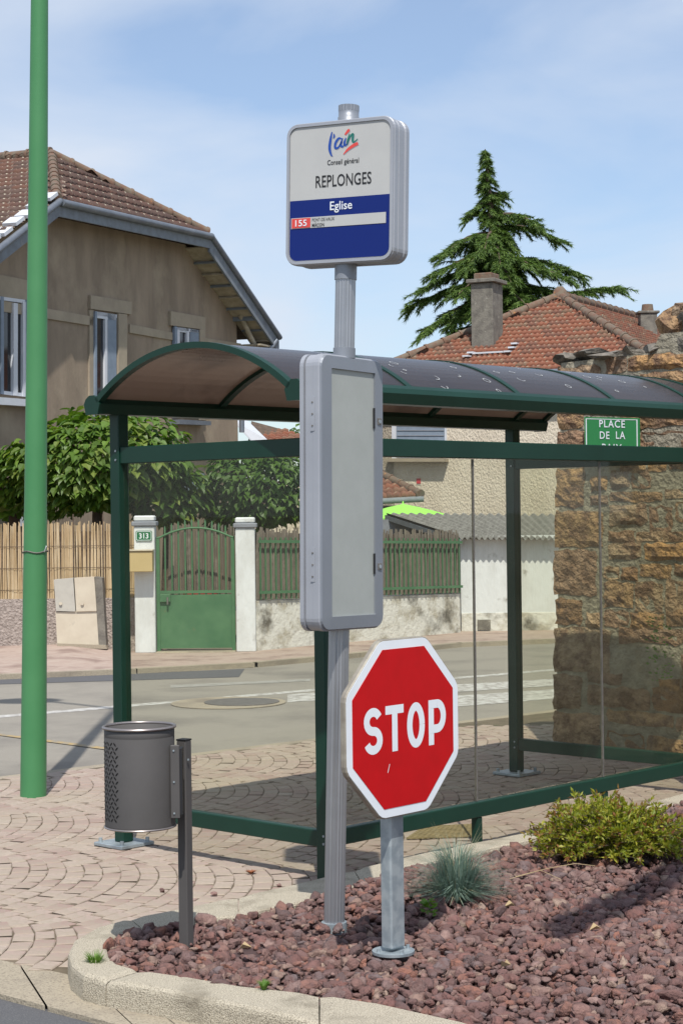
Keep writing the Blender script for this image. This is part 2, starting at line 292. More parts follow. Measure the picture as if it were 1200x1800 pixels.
def rrect(w, h, r, n=6, z=0.0):
    pts = []
    for cx, cy, a0 in ((w/2-r, h/2-r, 0), (-w/2+r, h/2-r, 90), (-w/2+r, -h/2+r, 180), (w/2-r, -h/2+r, 270)):
        for k in range(n+1): a = R(a0+90*k/n); pts.append((cx+r*math.cos(a), cy+r*math.sin(a)))
    return pts
def frame(px, org): ...
# shelter ground frame
C0 = V((-.086, 8.5, 0)); E1 = V((.687, .727, 0)).normalized(); E2 = V((-E1.y, E1.x, 0)); Z = V((0, 0, 1))
def S(a, b, z=0.0): return C0+E1*a+E2*b+Z*z
# ------------------------------------------------------------------ ground
struct('ground', MB().add([(-900, -60, -.09), (900, -60, -.09), (900, 1500, -.09), (-900, 1500, -.09)], [(0, 1, 2, 3)]), 'ground')
RD = (G(560, 1300)-G(0, 1368)).normalized(); RN = V((-RD.y, RD.x, 0))
ra = G(0, 1368)-RD*14; rb = G(0, 1368)+RD*40
far = [G(0, 1190)+(G(0, 1190)-G(440, 1169))*4, G(0, 1190), G(300, 1177), G(440, 1169), G(620, 1152), G(800, 1134), G(970, 1127), G(970, 1127)+(G(970, 1127)-G(800, 1134))*6]
NF = len(far); b = MB(); top = [ra+(rb-ra)*((i/(NF-1))) for i in range(NF)]
vs = [V((p.x, p.y, -.02)) for p in top]+[V((p.x, p.y, -.02)) for p in far]
b.add(vs, [(i, i+1, NF+i+1, NF+i) for i in range(NF-1)]); struct('road', b, 'asphalt')
def strip(p0, p1, q1, q0, z): return MB().add([V((p.x, p.y, z)) for p in (p0, p1, q1, q0)], [(0, 1, 2, 3)])
struct('road_edge_line', strip(G(-60, 1263), G(1010, 1172.5), G(1010, 1169.5), G(-60, 1258.5), -.0185), 'paintwhite')
for i, (x0, y0, x1, y1, th0, th1) in enumerate(((640, 1251, 1010, 1222, 21, 16), (505, 1231, 1010, 1200, 14, 12), (300, 1206, 545, 1194, 5, 4))):
    struct('crossing_stripe', strip(G(x0, y0), G(x1, y1), G(x1, y1-th1), G(x0, y0-th0), -.0175), 'paintfaint' if i == 2 else 'paintwhite')
struct('far_edge_line', strip(G(228, 1181.5), G(445, 1170.5), G(445, 1168.0), G(228, 1178), -.015), 'paintwhite')
struct('yellow_line', strip(G(-40, 1284), G(200, 1316), G(200, 1312), G(-40, 1280.5), -.014), 'paintyellow')
struct('edge_drain_line', strip(ra, rb, rb+RN*.12, ra+RN*.12, -.008), 'gutter')
# dark resurfaced strip at the far side of the road
struct('asphalt_patch', strip(G(-40, 1201), G(420, 1187), G(430, 1173), G(-40, 1192), -.017), 'asphaltdark')
# far pavement, rising towards the left
far_in = [V((-22, 27, .16)), G(0, 1119, .12), G(120, 1124, .12), G(235, 1144, 0), G(445, 1145, 0), G(600, 1122, 0), G(800, 1109, 0), G(985, 1105, 0), V((22, 34, 0))]
kf = [V((p.x, p.y, .03)) for p in (far[0], far[1], G(120, 1185), G(235, 1180), far[3], far[4], far[5], far[6], far[7])]
b = MB(); n = 9; vs = kf+[V((p.x, p.y+.3, p.z+.002)) for p in far_in]; b.add(vs, [(i, i+1, n+i+1, n+i) for i in range(n-1)])
struct('far_pavement', b, 'farpave')
b = MB()
for i in range(8):
    p, q = kf[i], kf[i+1]; nrm = V((q.y-p.y, p.x-q.x, 0)).normalized()
    b.add([p+nrm*.0, q+nrm*.0, q+nrm*.12, p+nrm*.12, p+nrm*.12-Z*.08, q+nrm*.12-Z*.08], [(0, 3, 2, 1), (3, 4, 5, 2)])
o = struct('far_kerb', b, 'gutter'); o.location.z += .006
# manhole
mh = G(425, 1236, -.02)
o = thing('manhole_cover', mh, 'round cast iron manhole cover in pale concrete collar on the road', 'manhole cover')
part('collar', MB().tube([mh+V((-.12, 0, .003)), mh+V((-.12, 0, .009))], .52, 40), 'gutter', o)
part('lid', MB().tube([mh+Z*.008, mh+Z*.016], .34, 40), 'cast', o)
# planter outline: (outer, inner) kerb edges
ZK = .09
outer = [(1330, 1361), (1200, 1394), (1085, 1425), (966, 1454), (870, 1473), (780, 1490), (700, 1508), (623, 1527), (523, 1552), (420, 1574), (316, 1596), (230, 1612), (170, 1628), (130, 1650), (119, 1672), (124, 1694), (146, 1712), (185, 1722), (300, 1742), (420, 1766), (560, 1797), (700, 1828), (900, 1875)]
inner = [(1330, 1376), (1200, 1410), (1085, 1438), (959, 1470), (880, 1487), (790, 1507), (709, 1524), (638, 1552), (523, 1586), (420, 1608), (335, 1620), (255, 1632), (215, 1640), (197, 1650), (188, 1662), (192, 1680), (206, 1693), (245, 1704), (330, 1716), (420, 1732), (560, 1747), (660, 1762), (860, 1806)]
PO = [G(x, y, ZK) for x, y in outer]; PI = [G(x, y, ZK) for x, y in inner]
blocks = [(0, 3), (3, 5), (5, 7), (7, 9), (9, 11), (11, 17), (17, 20), (20, 22)]
kerb = thing('planter_kerb', G(150, 1700), 'rounded washed concrete kerb bordering the red lava gravel bed', 'kerb')
for i0, i1 in blocks:
    sub = []; NS = 4
    for i in range(i0, i1):
        for k in range(NS): sub.append((PO[i].lerp(PO[i+1], k/NS), PI[i].lerp(PI[i+1], k/NS)))
    sub.append((PO[i1], PI[i1])); rings = []
    for j, (o_, q) in enumerate(sub):
        c = (q-o_).normalized(); wd = (q-o_).length; ez = -.0 if 0 < j < len(sub)-1 else -.008; sh = 0
        prof = [(0.0, -.13), (.001, -.022), (.005, -.009), (.016, -.002), (.026, 0), (wd-.014, 0), (wd-.004, -.005), (wd, -.015), (wd, -.13)]
        rr = [V((o_.x, o_.y, 0))+V((c.x, c.y, 0)).normalized()*x+Z*(ZK+zz+(ez if zz > -.1 else 0)) for x, zz in prof]
        if j == 0: rr = [p+(sub[1][0]-sub[0][0]).normalized()*.006 for p in rr]
        rings.append(rr)
    if len(rings) > 1:
        b = MB().rings(rings, smooth=False, cap0=True, cap1=True); part('kerb_stone', b, 'kerb', kerb)
def inpoly(x, y, P):
    c = False; j = len(P)-1
    for i in range(len(P)):
        if (P[i].y > y) != (P[j].y > y) and x < (P[j].x-P[i].x)*(y-P[i].y)/(P[j].y-P[i].y)+P[i].x: c = not c
        j = i
    return c
# extend inner polygon to the right to close it
PIc = PI+[V((1.6, 4.6, ZK)), V((3.4, 5.5, ZK)), V((3.6, 10.9, ZK))]
POc = PO+[V((1.6, 4.2, ZK)), V((3.8, 5.0, ZK)), V((3.9, 11.4, ZK))]
struct('gravel_bed', MB().add([V((p.x, p.y, .052)) for p in PIc], [tuple(range(len(PIc)))]), 'lavabed')
# bottom left: gutter strip and side road
sa, sb = G(-60, 1672), G(470, 1800+14)
g0, g1, g2, g3 = G(-80, 1668), G(125, 1712), G(330, 1775), G(900, 1960)
h0, h1 = G(-80, 1722), G(900, 1985)
gut = thing('gutter_strip', g1, 'flush pale concrete gutter strip between pink pavers and side road asphalt', 'gutter')
# four slabs with open joints
def gl(a, b_, t): return a.lerp(b_, t)
NSL = 7
for i in range(NSL):
    t0, t1 = i/NSL+.002, (i+1)/NSL-.002
    def up(t):
        return g0.lerp(g1, t/.25) if t < .25 else (g1.lerp(g2, (t-.25)/.3) if t < .55 else g2.lerp(g3, (t-.55)/.45))
    tt = [t0+(t1-t0)*k/3 for k in range(4)]
    U = [up(t) for t in tt]; D_ = [G(-80, 1724).lerp(G(215, 1801), t/.25) if t < .25 else G(215, 1801).lerp(G(1000, 2030), (t-.25)/.75) for t in tt]
    b = MB()
    b.add([V((p.x, p.y, -.004)) for p in U+D_]+[V((p.x, p.y, -.05)) for p in D_], [(k, k+1, 5+k, 4+k) for k in range(3)]+[(4+k, 5+k, 9+k, 8+k) for k in range(3)]); part('slab', b, 'gutter', gut)
struct('side_road', MB().add([V((p.x, p.y, -.022)) for p in (G(-200, 1690), G(1000, 2000), V((3, 2, 0)), V((-8, 2, 0)), V((-8, 6.9, 0)))], [(0, 1, 2, 3, 4)]), 'asphaltdark')
# near pavement: mortar sheet with individual pavers in segmental arcs
GL0 = G(-80, 1668); GLd = (G(125, 1712)-GL0); GLn = V((-GLd.y, GLd.x, 0)).normalized()
pav_base = [ra, ra+RD*30, V((12, 12, 0)), V((8, 6, 0)), V((2, 5, 0)), g3, g2, g1, g0, V((-6, 7.4, 0))]
pavement = struct('pavement', MB().add([V((p.x, p.y, -.007)) for p in pav_base], [tuple(range(len(pav_base)))]), 'mortar')
def on_pav(x, y):
    if (V((x, y, 0))-ra).dot(RN) > -.02: return False
    if (V((x, y, 0))-GL0).dot(GLn) < .03: return False
    if inpoly(x, y, POc): return False
    return True
TD = V((math.cos(R(-12)), math.sin(R(-12)), 0)); TQ = V((-TD.y, TD.x, 0))
bricks = []; WB = 1.35; RA = 1.25; PIT = .092
for bi in range(-8, 12):
    for k in range(-90, 90):
        L_ = 2*math.asin(WB/2/RA); nb = round(RA*L_/.141); pass
        for j in range(nb+1):
            th = -L_/2+L_*(j+(.5 if k % 2 else 0))/nb
            if th > L_/2: continue
            q = RA*math.sin(th)+bi*WB; p = k*PIT+RA*math.cos(th)
            P = TD*p+TQ*q+V((0, 9.5, 0)); D = P.y
            if D < 5.9 or D > 14.6 or abs(P.x) > .187*D+.25 or P.x > 3.2: continue
            if not on_pav(P.x, P.y): continue
            bricks.append((P, -th, math.cos(th), RA*L_/nb))
bricks.sort(key=lambda a: a[0].y)
# box meshes shared by the pavers
variants = []
def paver_vs(l, w_, j=None):
    h = .0; cm = .004
    vs = []
    for z, o in ((-.03, 0), (-.0035, 0), (0, -cm)):
        for x, y in ((-1, -1), (1, -1), (1, 1), (-1, 1)):
            vs.append(((w_/2+o)*x, (l/2+o)*y, z))
    return vs, [(0, 1, 5, 4), (1, 2, 6, 5), (2, 3, 7, 6), (3, 0, 4, 7), (4, 5, 9, 8), (5, 6, 10, 9), (6, 7, 11, 10), (7, 4, 8, 11), (8, 9, 10, 11)]
for i in range(16):
    vs, fs = paver_vs(.126+random.uniform(-.004, .004), .0875)
    vs = [(x+random.uniform(-.0015, .0015), y+random.uniform(-.006, .006), z) for x, y, z in vs]
    variants.append((vs, fs, random.random()))
vmesh = [MB().add(v, f, t_).mesh('paver', 'paver') for v, f, t_ in variants]
rest = MB()
for i, (P, th, cs, ln) in enumerate(bricks):
    ang = math.atan2(TD.y, TD.x)+(-th)
    mw = Matrix.Translation((P.x, P.y, random.uniform(-.0025, .0015))) @ Matrix.Rotation(ang+random.uniform(-.03, .03), 4, 'Z') @ Matrix.Rotation(random.uniform(-.012, .012), 4, 'X') @ Matrix.Diagonal((cs**.9*random.uniform(.97, 1.03), random.uniform(.96, 1.03), 1, 1))
    if i < 300: link('paver', random.choice(vmesh), pavement, mw)
    else:
        v, f, t_ = random.choice(variants); rest.add([mw @ V(p) for p in v], f, random.random())
part('pavers', rest, 'paver', pavement, kind='stuff')
print('bricks', len(bricks))
# lava gravel
def ico():
    ph = (1+5**.5)/2; v = [(-1, ph, 0), (1, ph, 0), (-1, -ph, 0), (1, -ph, 0), (0, -1, ph), (0, 1, ph), (0, -1, -ph), (0, 1, -ph), (ph, 0, -1), (ph, 0, 1), (-ph, 0, -1), (-ph, 0, 1)]
    f = [(0, 11, 5), (0, 5, 1), (0, 1, 7), (0, 7, 10), (0, 10, 11), (1, 5, 9), (5, 11, 4), (11, 10, 2), (10, 7, 6), (7, 1, 8), (3, 9, 4), (3, 4, 2), (3, 2, 6), (3, 6, 8), (3, 8, 9), (4, 9, 5), (2, 4, 11), (6, 2, 10), (8, 6, 7), (9, 8, 1)]
    v = [np.array(a)/np.linalg.norm(a) for a in v]; mid = {}; f2 = []
    def md(a, b_):
        k = (min(a, b_), max(a, b_))
        if k not in mid: p = v[a]+v[b_]; v.append(p/np.linalg.norm(p)); mid[k] = len(v)-1
        return mid[k]
    for a, b_, c in f:
        x, y, z = md(a, b_), md(b_, c), md(c, a); f2 += [(a, x, z), (b_, y, x), (c, z, y), (x, y, z)]
    return np.array(v), np.array(f2)
IV, IF = ico()
def stone_variants(n, rough=.3):
    out_ = []
    for i in range(n):
        v = IV.copy()
        for _ in range(9):     # chip flat facets
            d = RNG.normal(size=3); d /= np.linalg.norm(d); h = RNG.uniform(.38, .72); s = v@d; k = s > h; v[k] -= np.outer(s[k]-h, d)
        v *= (1+RNG.normal(size=(len(v), 1))*.11); v *= 1.18; out_.append(v)
    return out_
SVR = stone_variants(14, .5)
def stone_field(name, pts, sizes, m, zs):
    n = len(pts); nv = len(IV); VV = np.empty((n*nv, 3), np.float32); tn = np.empty(n*len(IF), np.float32)
    for i in range(n):
        v = SVR[i % len(SVR)]*sizes[i]*np.array([1, RNG.uniform(.65, 1), RNG.uniform(.5, .8)])
        q, _ = np.linalg.qr(RNG.normal(size=(3, 3))); a = RNG.uniform(0, 6.28); c, s = math.cos(a), math.sin(a)
        tlt = np.array(Matrix.Rotation(RNG.normal()*.5, 3, 'X')); rz = np.array([[c, -s, 0], [s, c, 0], [0, 0, 1]])
        VV[i*nv:(i+1)*nv] = v@tlt.T@rz.T+np.array([pts[i][0], pts[i][1], zs[i]]); tn[i*len(IF):(i+1)*len(IF)] = RNG.random()
    FF = (IF[None]+(np.arange(n)*nv)[:, None, None]).reshape(-1, 3)
    me = bpy.data.meshes.new(name); me.vertices.add(len(VV)); me.vertices.foreach_set('co', VV.ravel())
    me.loops.add(FF.size); me.loops.foreach_set('vertex_index', FF.ravel().astype(np.int32)); me.polygons.add(len(FF))
    me.polygons.foreach_set('loop_start', np.arange(0, FF.size, 3, dtype=np.int32)); me.update(calc_edges=True)
    at = me.attributes.new('tone', 'FLOAT', 'FACE'); at.data.foreach_set('value', tn); me.materials.append(M[m]); me.validate(); return me
pts = []; szs = []; zz = []
def bedz(x, y):
    if math.hypot(x-STOPB.x, y-STOPB.y) < .2 or math.hypot(x-POLEB.x, y-POLEB.y) < .15: return .08
    return .075+.014*math.sin(x*3.1+y*1.7)+.012*math.sin(y*4.3-x*2.2)
y = 5.35
STOPB = G(691, 1674, ZK); POLEB = G(587, 1622, ZK)
while y < 11.0:
    x = -1.5
    while x < .187*y+.12:
        for lay in range(2):
            s = float(min(.05, max(.010, RNG.lognormal(-4.0, .42)))); X = x+RNG.uniform(-.02, .02); Y = y+RNG.uniform(-.02, .02)
            if inpoly(X, Y, PIc):
                e = min(abs(X-STOPB.x), 9); near = math.hypot(X-STOPB.x, Y-STOPB.y) < .10 or math.hypot(X-POLEB.x, Y-POLEB.y) < .075
                pts.append((X, Y)); szs.append(s*(.5 if near else 1)); zz.append(bedz(X, Y)-.028*(1-lay)+RNG.uniform(-.008, .008)-(.010 if near else 0))
        x += .033
    y += .033
print('stones', len(pts))
o = link('lava_gravel', stone_field('lava_gravel', pts, szs, 'lava', zz)); tag(o, 'bed of loose dark red lava stones around the sign posts', 'gravel', kind='stuff')
# ------------------------------------------------------------------ bus shelter
sh = thing('bus_shelter', S(0, 0), 'dark green bus shelter with curved smoked roof and glass sides', 'bus shelter')
LA, LB = 3.26, 1.446; ZR0, ZR1 = .155, .235; ZT0, ZT1 = 1.955, 2.035
# heights measured at the corner
zt1 = AD(567, 768, 8.5).z; zt0 = AD(567, 801, 8.5).z; zb1 = AD(567, 1460, 8.5).z; zb0 = AD(567, 1489, 8.5).z
zg = 2.212; AX = (E1, E2, Z)
def post(a, b_, z0, z1, wa=.07, wb=.07, name='post'):
    return part(name, MB().bevbox(S(a, b_, (z0+z1)/2), (wa, wb, z1-z0), .006, AX), 'dkgreen', sh)
def rail(name, a0, b0, a1, b1, z0, z1, th=.05):
    p, q = S(a0, b0), S(a1, b1); d = (q-p); ln = d.length; d.normalize(); s = V((-d.y, d.x, 0))
    return part(name, MB().bevbox((p+q)/2+Z*((z0+z1)/2), (ln, th, z1-z0), .004, (d, s, Z)), 'dkgreen', sh)
p1 = post(0, 0, 0, 2.22); p2 = post(0, LB, .02, 2.22); p3 = post(LA, LB, .02, 2.22); p4 = post(LA, 0, 0, 2.22)
for b_ in (0, LB):
    for a in (0, LA):
        if (a, b_) != (0, 0):
            bp = part('base_plate', MB().bevbox(S(a, b_, .012), (.22, .22, .018), .003, AX), 'galv', sh)
            for i in (-1, 1):
                for j in (-1, 1): part('bolt', MB().tube([S(a+.085*i, b_+.085*j, .02), S(a+.085*i, b_+.085*j, .042)], .011, 6), 'galv', bp)
for nm, a0, b0, a1, b1 in (('side', .036, 0, LA-.036, 0), ('end', 0, .036, 0, LB-.036), ('end', LA, .036, LA, LB-.036)):
    rail('rail', a0, b0, a1, b1, zb0, zb1); rail('rail', a0, b0, a1, b1, zt0, zt1)
def pane(a0, b0, a1, b1):
    p, q = S(a0, b0), S(a1, b1); d = (q-p).normalized(); s = V((-d.y, d.x, 0)); ln = (q-p).length
    part('glass_pane', MB().box((p+q)/2+Z*((zb1+zt0)/2), (ln, .006, zt0-zb1-.004), (d, s, Z)), 'glass', sh)
for i in range(3):
    g = .005; pane(LA/3*i+(.037 if i == 0 else g), 0, LA/3*(i+1)-(.037 if i == 2 else g), 0)
pane(0, .037, 0, LB-.037); pane(LA, .037, LA, LB-.037)
for i in (1, 2):
    part('glass_joint', MB().box(S(LA/3*i, 0, (zb1+zt0)/2), (.008, .012, zt0-zb1-.006), AX), 'cast', sh)
    part('leg', MB().bevbox(S(LA/3*i, 0, zb0/2), (.04, .04, zb0-.002), .003, AX), 'dkgreen', sh)
# gutters with rounded end profile
A0, A1 = -.178, 3.56
for b_ in (0.0, LB):
    prof = [(-.045, zg), (.045, zg), (.06, zg+.05), (.045, zg+.075), (.018, zg+.092), (-.018, zg+.092), (-.045, zg+.075), (-.06, zg+.05)]
    g = part('gutter', MB().prism([S(A0+.012, b_+x, z) for x, z in prof], E1*(A1-A0-.024)), 'dkgreen', sh)
    for a in (A0, A1-.011):
        pr2 = [(x*1.03, zg+.046+(z-zg-.046)*1.06) for x, z in prof]
        part('end_cap', MB().prism([S(a, b_+x, z) for x, z in pr2], E1*.011), 'dkgreen', g)
# vault
RISE = .235; NA = 28; zs0 = zg+.07
def arc(t, off=0):      # t 0..1 across the shelter
    b_ = .03+(LB-.06)*t; x = (t-.5)*2; c = (LB-.06)/2; Rr = (c*c+RISE*RISE)/(2*RISE); y_ = math.sqrt(Rr*Rr-(x*c)**2)-(Rr-RISE)
    nx, nz = x*c/Rr, math.sqrt(max(0, 1-(x*c/Rr)**2)); return b_+nx*off, zs0+y_+nz*off
def vault_strip(a0, a1, o0, o1):
    rings = []
    for k in range(NA+1):
        b1_, z1_ = arc(k/NA, o1); b0_, z0_ = arc(k/NA, o0); rings.append([S(a0, b0_, z0_), S(a1, b0_, z0_), S(a1, b1_, z1_), S(a0, b1_, z1_)])
    return MB().rings(rings, smooth=False, cap0=True, cap1=True)
ribs = [A0+.02]+[.68, 1.54, 2.40, 3.24]+[A1-.02]
for i, a in enumerate(ribs):
    part('roof_rib', vault_strip(a-.02, a+.02, -.022, .008), 'dkgreen', sh)
for i in range(len(ribs)-1): part('roof_sheet', vault_strip(ribs[i]+.021, ribs[i+1]-.021, -.003, .002), 'smoke', sh)
# dried leaf marks and droppings on the roof
b = MB()
for _ in range(46):
    a = random.uniform(0.35, 3.0); t_ = random.uniform(.03, .55)
    if any(abs(a-r_) < .05 for r_ in ribs): continue
    r0 = random.uniform(.006, .022); n = 10; full = random.random() < .4; vs = []
    a0_ = random.uniform(0, 6.28); sp = 6.28 if not full else random.uniform(2, 4)
    for k in range(n+1):
        an = a0_+sp*k/n
        for rr in (r0, r0+.004):
            bb, z_ = arc(min(.98, max(.02, t_+math.sin(an)*rr/LB)), .0045); vs.append(S(a+math.cos(an)*rr, bb, z_))
    b.add(vs, [(2*k, 2*k+1, 2*k+3, 2*k+2) for k in range(n)])
part('dried_spots', b, 'signwhite', sh, kind='stuff')
# rubber grid let into the paving
gp = [G(716, 1476), G(745, 1456), G(842, 1452), G(838, 1472)]
o = thing('grid_mat', gp[0], 'ochre perforated rubber mat on the paving under shelter glass', 'mat'); b = MB()
for i in range(13):
    p, q = gp[0].lerp(gp[3], i/12), gp[1].lerp(gp[2], i/12); d = (q-p).normalized(); b.box((p+q)/2+Z*.006, ((q-p).length, .014, .008), (d, V((-d.y, d.x, 0)), Z))
for i in range(9):
    p, q = gp[0].lerp(gp[1], i/8), gp[3].lerp(gp[2], i/8); d = (q-p).normalized(); b.box((p+q)/2+Z*.0085, ((q-p).length, .014, .008), (d, V((-d.y, d.x, 0)), Z))
part('grid', b, 'mat', o)
# ------------------------------------------------------------------ bus stop pole with head sign and timetable case
pb = POLEB.copy(); pb.z = .06; ptop = AD(613, 186, POLEB.y)
pax = (ptop-pb).normalized(); D0 = POLEB.y
bs = thing('bus_stop_sign', pb, 'silver bus stop pole with square REPLONGES head sign and tall blank timetable case', 'bus stop')
def PP(py):   # point on the pole axis at photo row py
    x = 586+(613-586)*(1622-py)/(1622-186); return AD(x, py, D0)
def localframe(nrm):
    n = V(nrm).normalized(); up = (pax-n*pax.dot(n)).normalized(); n2 = n; x = up.cross(n2).normalized(); return x, up, n2
n_fl = 40
part('pole', MB().tube([pb, PP(1104)], .0405, n_fl, flute=.07, smooth=False), 'alu', bs)
part('pole', MB().tube([PP(640), PP(450)], .040, n_fl, flute=.07, smooth=False), 'alu', bs)
part('collar', MB().tube([PP(630), PP(612)], .0435, 32), 'silver', bs); part('collar', MB().tube([PP(492), PP(466)], .0435, 32), 'silver', bs)
part('top_cap', MB().tube([PP(230), PP(207), PP(206.5), PP(196)], [.0425, .0425, .040, .040], 32), 'silver', bs)
part('top_crown', MB().tube([PP(196), PP(186)], .041, 40, flute=.07, smooth=False), 'silver', bs)
part('foot_ring', MB().tube([V((pb.x, pb.y, .05)), V((pb.x, pb.y, .094))], [.052, .050], 24), 'galv', bs)
def casebox(c, x, up, n, w, h, T, r, prof, m, name, parent):
    """rounded rectangular case; prof = list of (depth along n from the back, inset)"""
    rings = []
    for dz, ins in prof:
        pts = rrect(w-2*ins, h-2*ins, max(.004, r-ins)); rings.append([c+x*a+up*b_+n*(dz-T/2) for a, b_ in pts])
    return part(name, MB().rings(rings, smooth=False, cap0=True, cap1=True), m, parent)
# head
th = R(-29); nh = V((math.sin(th), -math.cos(th), 0)); x, up, n_ = localframe(nh)
ch = PP(341)
TH = .125; WH, HH = .480, .558
casebox(ch, x, up, n_, WH, HH, TH, .05, [(0, .004), (.004, 0), (.030, 0), (.034, .006), (.040, .006), (.042, .002), (.083, .002), (.085, .006), (.091, .006), (.095, 0), (.121, 0), (.125, .004)], 'silverlite', 'head_case', bs)
hc = bpy.data.objects[-1] if False else [o for o in COL.objects if o.name == 'head_case'][0]
def flat(c, x, up, n, pts, m, name, parent, off=0.0, th_=.0012):
    poly = [c+x*a+up*b_+n*off for a, b_ in pts]; return part(name, MB().prism(poly, n*th_), m, parent)
fc = ch+n_*(TH/2)
ins = .016; wi, hi = WH-2*ins, HH-2*ins
# raised outer lip
lip = rrect(WH-.006, HH-.006, .047); lin = rrect(wi, hi, .036)
b = MB(); b.rings([[fc+x*a+up*c for a, c in lip], [fc+x*a*.995+up*c*.995+n_*.007 for a, c in lip], [fc+x*a+up*c+n_*.007 for a, c in lin], [fc+x*a+up*c for a, c in lin]]); part('head_rim', b, 'silverlite', bs)
pf = flat(fc, x, up, n_, rrect(wi-.002, hi-.002, .035), 'signwhite', 'face_panel', bs, .0004)
f2 = fc+n_*.0018
def ypix(frac): return hi/2-frac*hi     # fraction from the top of the face
# blue lower field with rounded bottom corners
yb = ypix(.545); rr = rrect(wi-.006, hi-.006, .033); pts = [(a, c) for a, c in rr if c < yb-.02]; pts = [(-(wi-.006)/2, yb)]+sorted([p for p in pts if p[0] < 0], key=lambda p: -p[1])+sorted([p for p in pts if p[0] >= 0], key=lambda p: p[1])+[((wi-.006)/2, yb)]
flat(f2, x, up, n_, pts, 'blue', 'blue_field', pf)
f3 = fc+n_*.0036
flat(f3, x, up, n_, [(-wi/2+.01, ypix(.755)), (wi/2-.017, ypix(.755)), (wi/2-.017, ypix(.675)), (-wi/2+.01, ypix(.675))], 'signwhite', 'route_strip', pf)
f4 = fc+n_*.0052
flat(f4, x, up, n_, [(-wi/2+.014, ypix(.75)), (-wi/2+.098, ypix(.75)), (-wi/2+.098, ypix(.68)), (-wi/2+.014, ypix(.68))], 'logored', 'route_box', pf)
text('lettering', 'REPLONGES', 'black', pf, f2+up*ypix(.415)+x*.018, x, up, w=.247, h=.047, bold=.008)
text('lettering', 'Eglise', 'white', pf, f3+up*(ypix(.612))+x*.010, x, up, w=.098, h=.044, bold=.008)
text('lettering', 'Conseil général', 'black', pf, f2+up*ypix(.285)+x*.016, x, up, w=.14, h=.026, bold=.008)
text('lettering', '155', 'white', pf, f4+n_*.0014+up*ypix(.715)+x*(-wi/2+.057), x, up, w=.052, h=.025, bold=.01)
text('lettering', 'PONT-DE-VAUX', 'black', pf, f4+up*ypix(.697)+x*(-wi/2+.106), x, up, w=.1, h=.0125, align='L')
text('lettering', 'MÂCON', 'black', pf, f4+up*ypix(.733)+x*(-wi/2+.106), x, up, w=.055, h=.0165, align='L', bold=.012)
# brush script emblem: strokes given in millimetres around the emblem centre
lc = f2+up*ypix(.145)+x*.017
def stroke(pts, wd, m, off=0.0):
    n = len(pts); vs = []
    for i, (a, c) in enumerate(pts):
        dx = pts[min(i+1, n-1)][0]-pts[max(i-1, 0)][0]; dy = pts[min(i+1, n-1)][1]-pts[max(i-1, 0)][1]; l_ = math.hypot(dx, dy) or 1
        w2 = wd[i]/2
        for s_ in (1, -1): vs.append(lc+x*((a-dy/l_*w2*s_)*.001)+up*((c+dx/l_*w2*s_)*.001)+n_*off)
    part('emblem', MB().add(vs, [(2*i, 2*i+1, 2*i+3, 2*i+2) for i in range(n-1)]), m, pf)
def smooth_(pts, k=4):
    o_ = []
    for i in range(len(pts)-1):
        p0 = pts[max(i-1, 0)]; p1_ = pts[i]; p2_ = pts[i+1]; p3_ = pts[min(i+2, len(pts)-1)]
        for j in range(k):
            t_ = j/k; o_.append(tuple(.5*((2*p1_[q])+(-p0[q]+p2_[q])*t_+(2*p0[q]-5*p1_[q]+4*p2_[q]-p3_[q])*t_*t_+(-p0[q]+3*p1_[q]-3*p2_[q]+p3_[q])*t_**3) for q in range(len(p1_))))
    return o_+[pts[-1]]
def st(p, m, off): q = smooth_(p); stroke([(a, c) for a, c, _ in q], [w_*1.3 for _, _, w_ in q], m, off)
strokes = [([(-52, 48, 3), (-58, 20, 8), (-62, -15, 9), (-54, -42, 5), (-48, -46, 1)], 'logoblue'),
           ([(-44, 40, 2), (-42, 30, 6), (-46, 22, 2)], 'logoblue'),
           ([(-8, 18, 2), (-22, 20, 7), (-36, 2, 8), (-36, -16, 7), (-22, -14, 6), (-8, 8, 4)], 'logoblue'),
           ([(-4, 20, 3), (-12, -4, 8), (-4, -14, 5), (6, -2, 2)], 'logoblue'), ([(10, 20, 3), (4, 0, 8), (10, -10, 5), (20, 6, 2)], 'logoblue'),
           ([(26, 34, 3), (20, 10, 8), (16, -8, 4)], 'logogreen'), ([(20, 8, 2), (34, 28, 6), (42, 30, 7), (40, 10, 8), (46, 0, 5), (62, 12, 2)], 'logogreen'),
           ([(6, 32, 5), (20, 46, 9), (26, 50, 6)], 'logored'), ([(0, -44, 2), (20, -26, 8), (46, -12, 10), (64, -6, 9)], 'logored')]
for pts_, m_ in strokes:
    st([(a+2.5, c-2.5, w_) for a, c, w_ in pts_], 'logogrey', .0002); st(pts_, m_, .0009)
# timetable case
th = R(54); nb_ = V((math.sin(th), -math.cos(th), 0)); x, up, n_ = localframe(nb_)
cb = PP(867)+x*.0; WC, HC, TC = .425, (PP(628)-PP(1107)).length, .095
cc = casebox(cb, x, up, n_, WC, HC, TC, .05, [(0, .005), (.004, 0), (.022, 0), (.023, .012), (.029, .012), (.030, .003), (.064, .003), (.066, .001), (.091, .001), (.095, .006)], 'silverlite', 'timetable_case', bs)
fc = cb+n_*(TC/2)
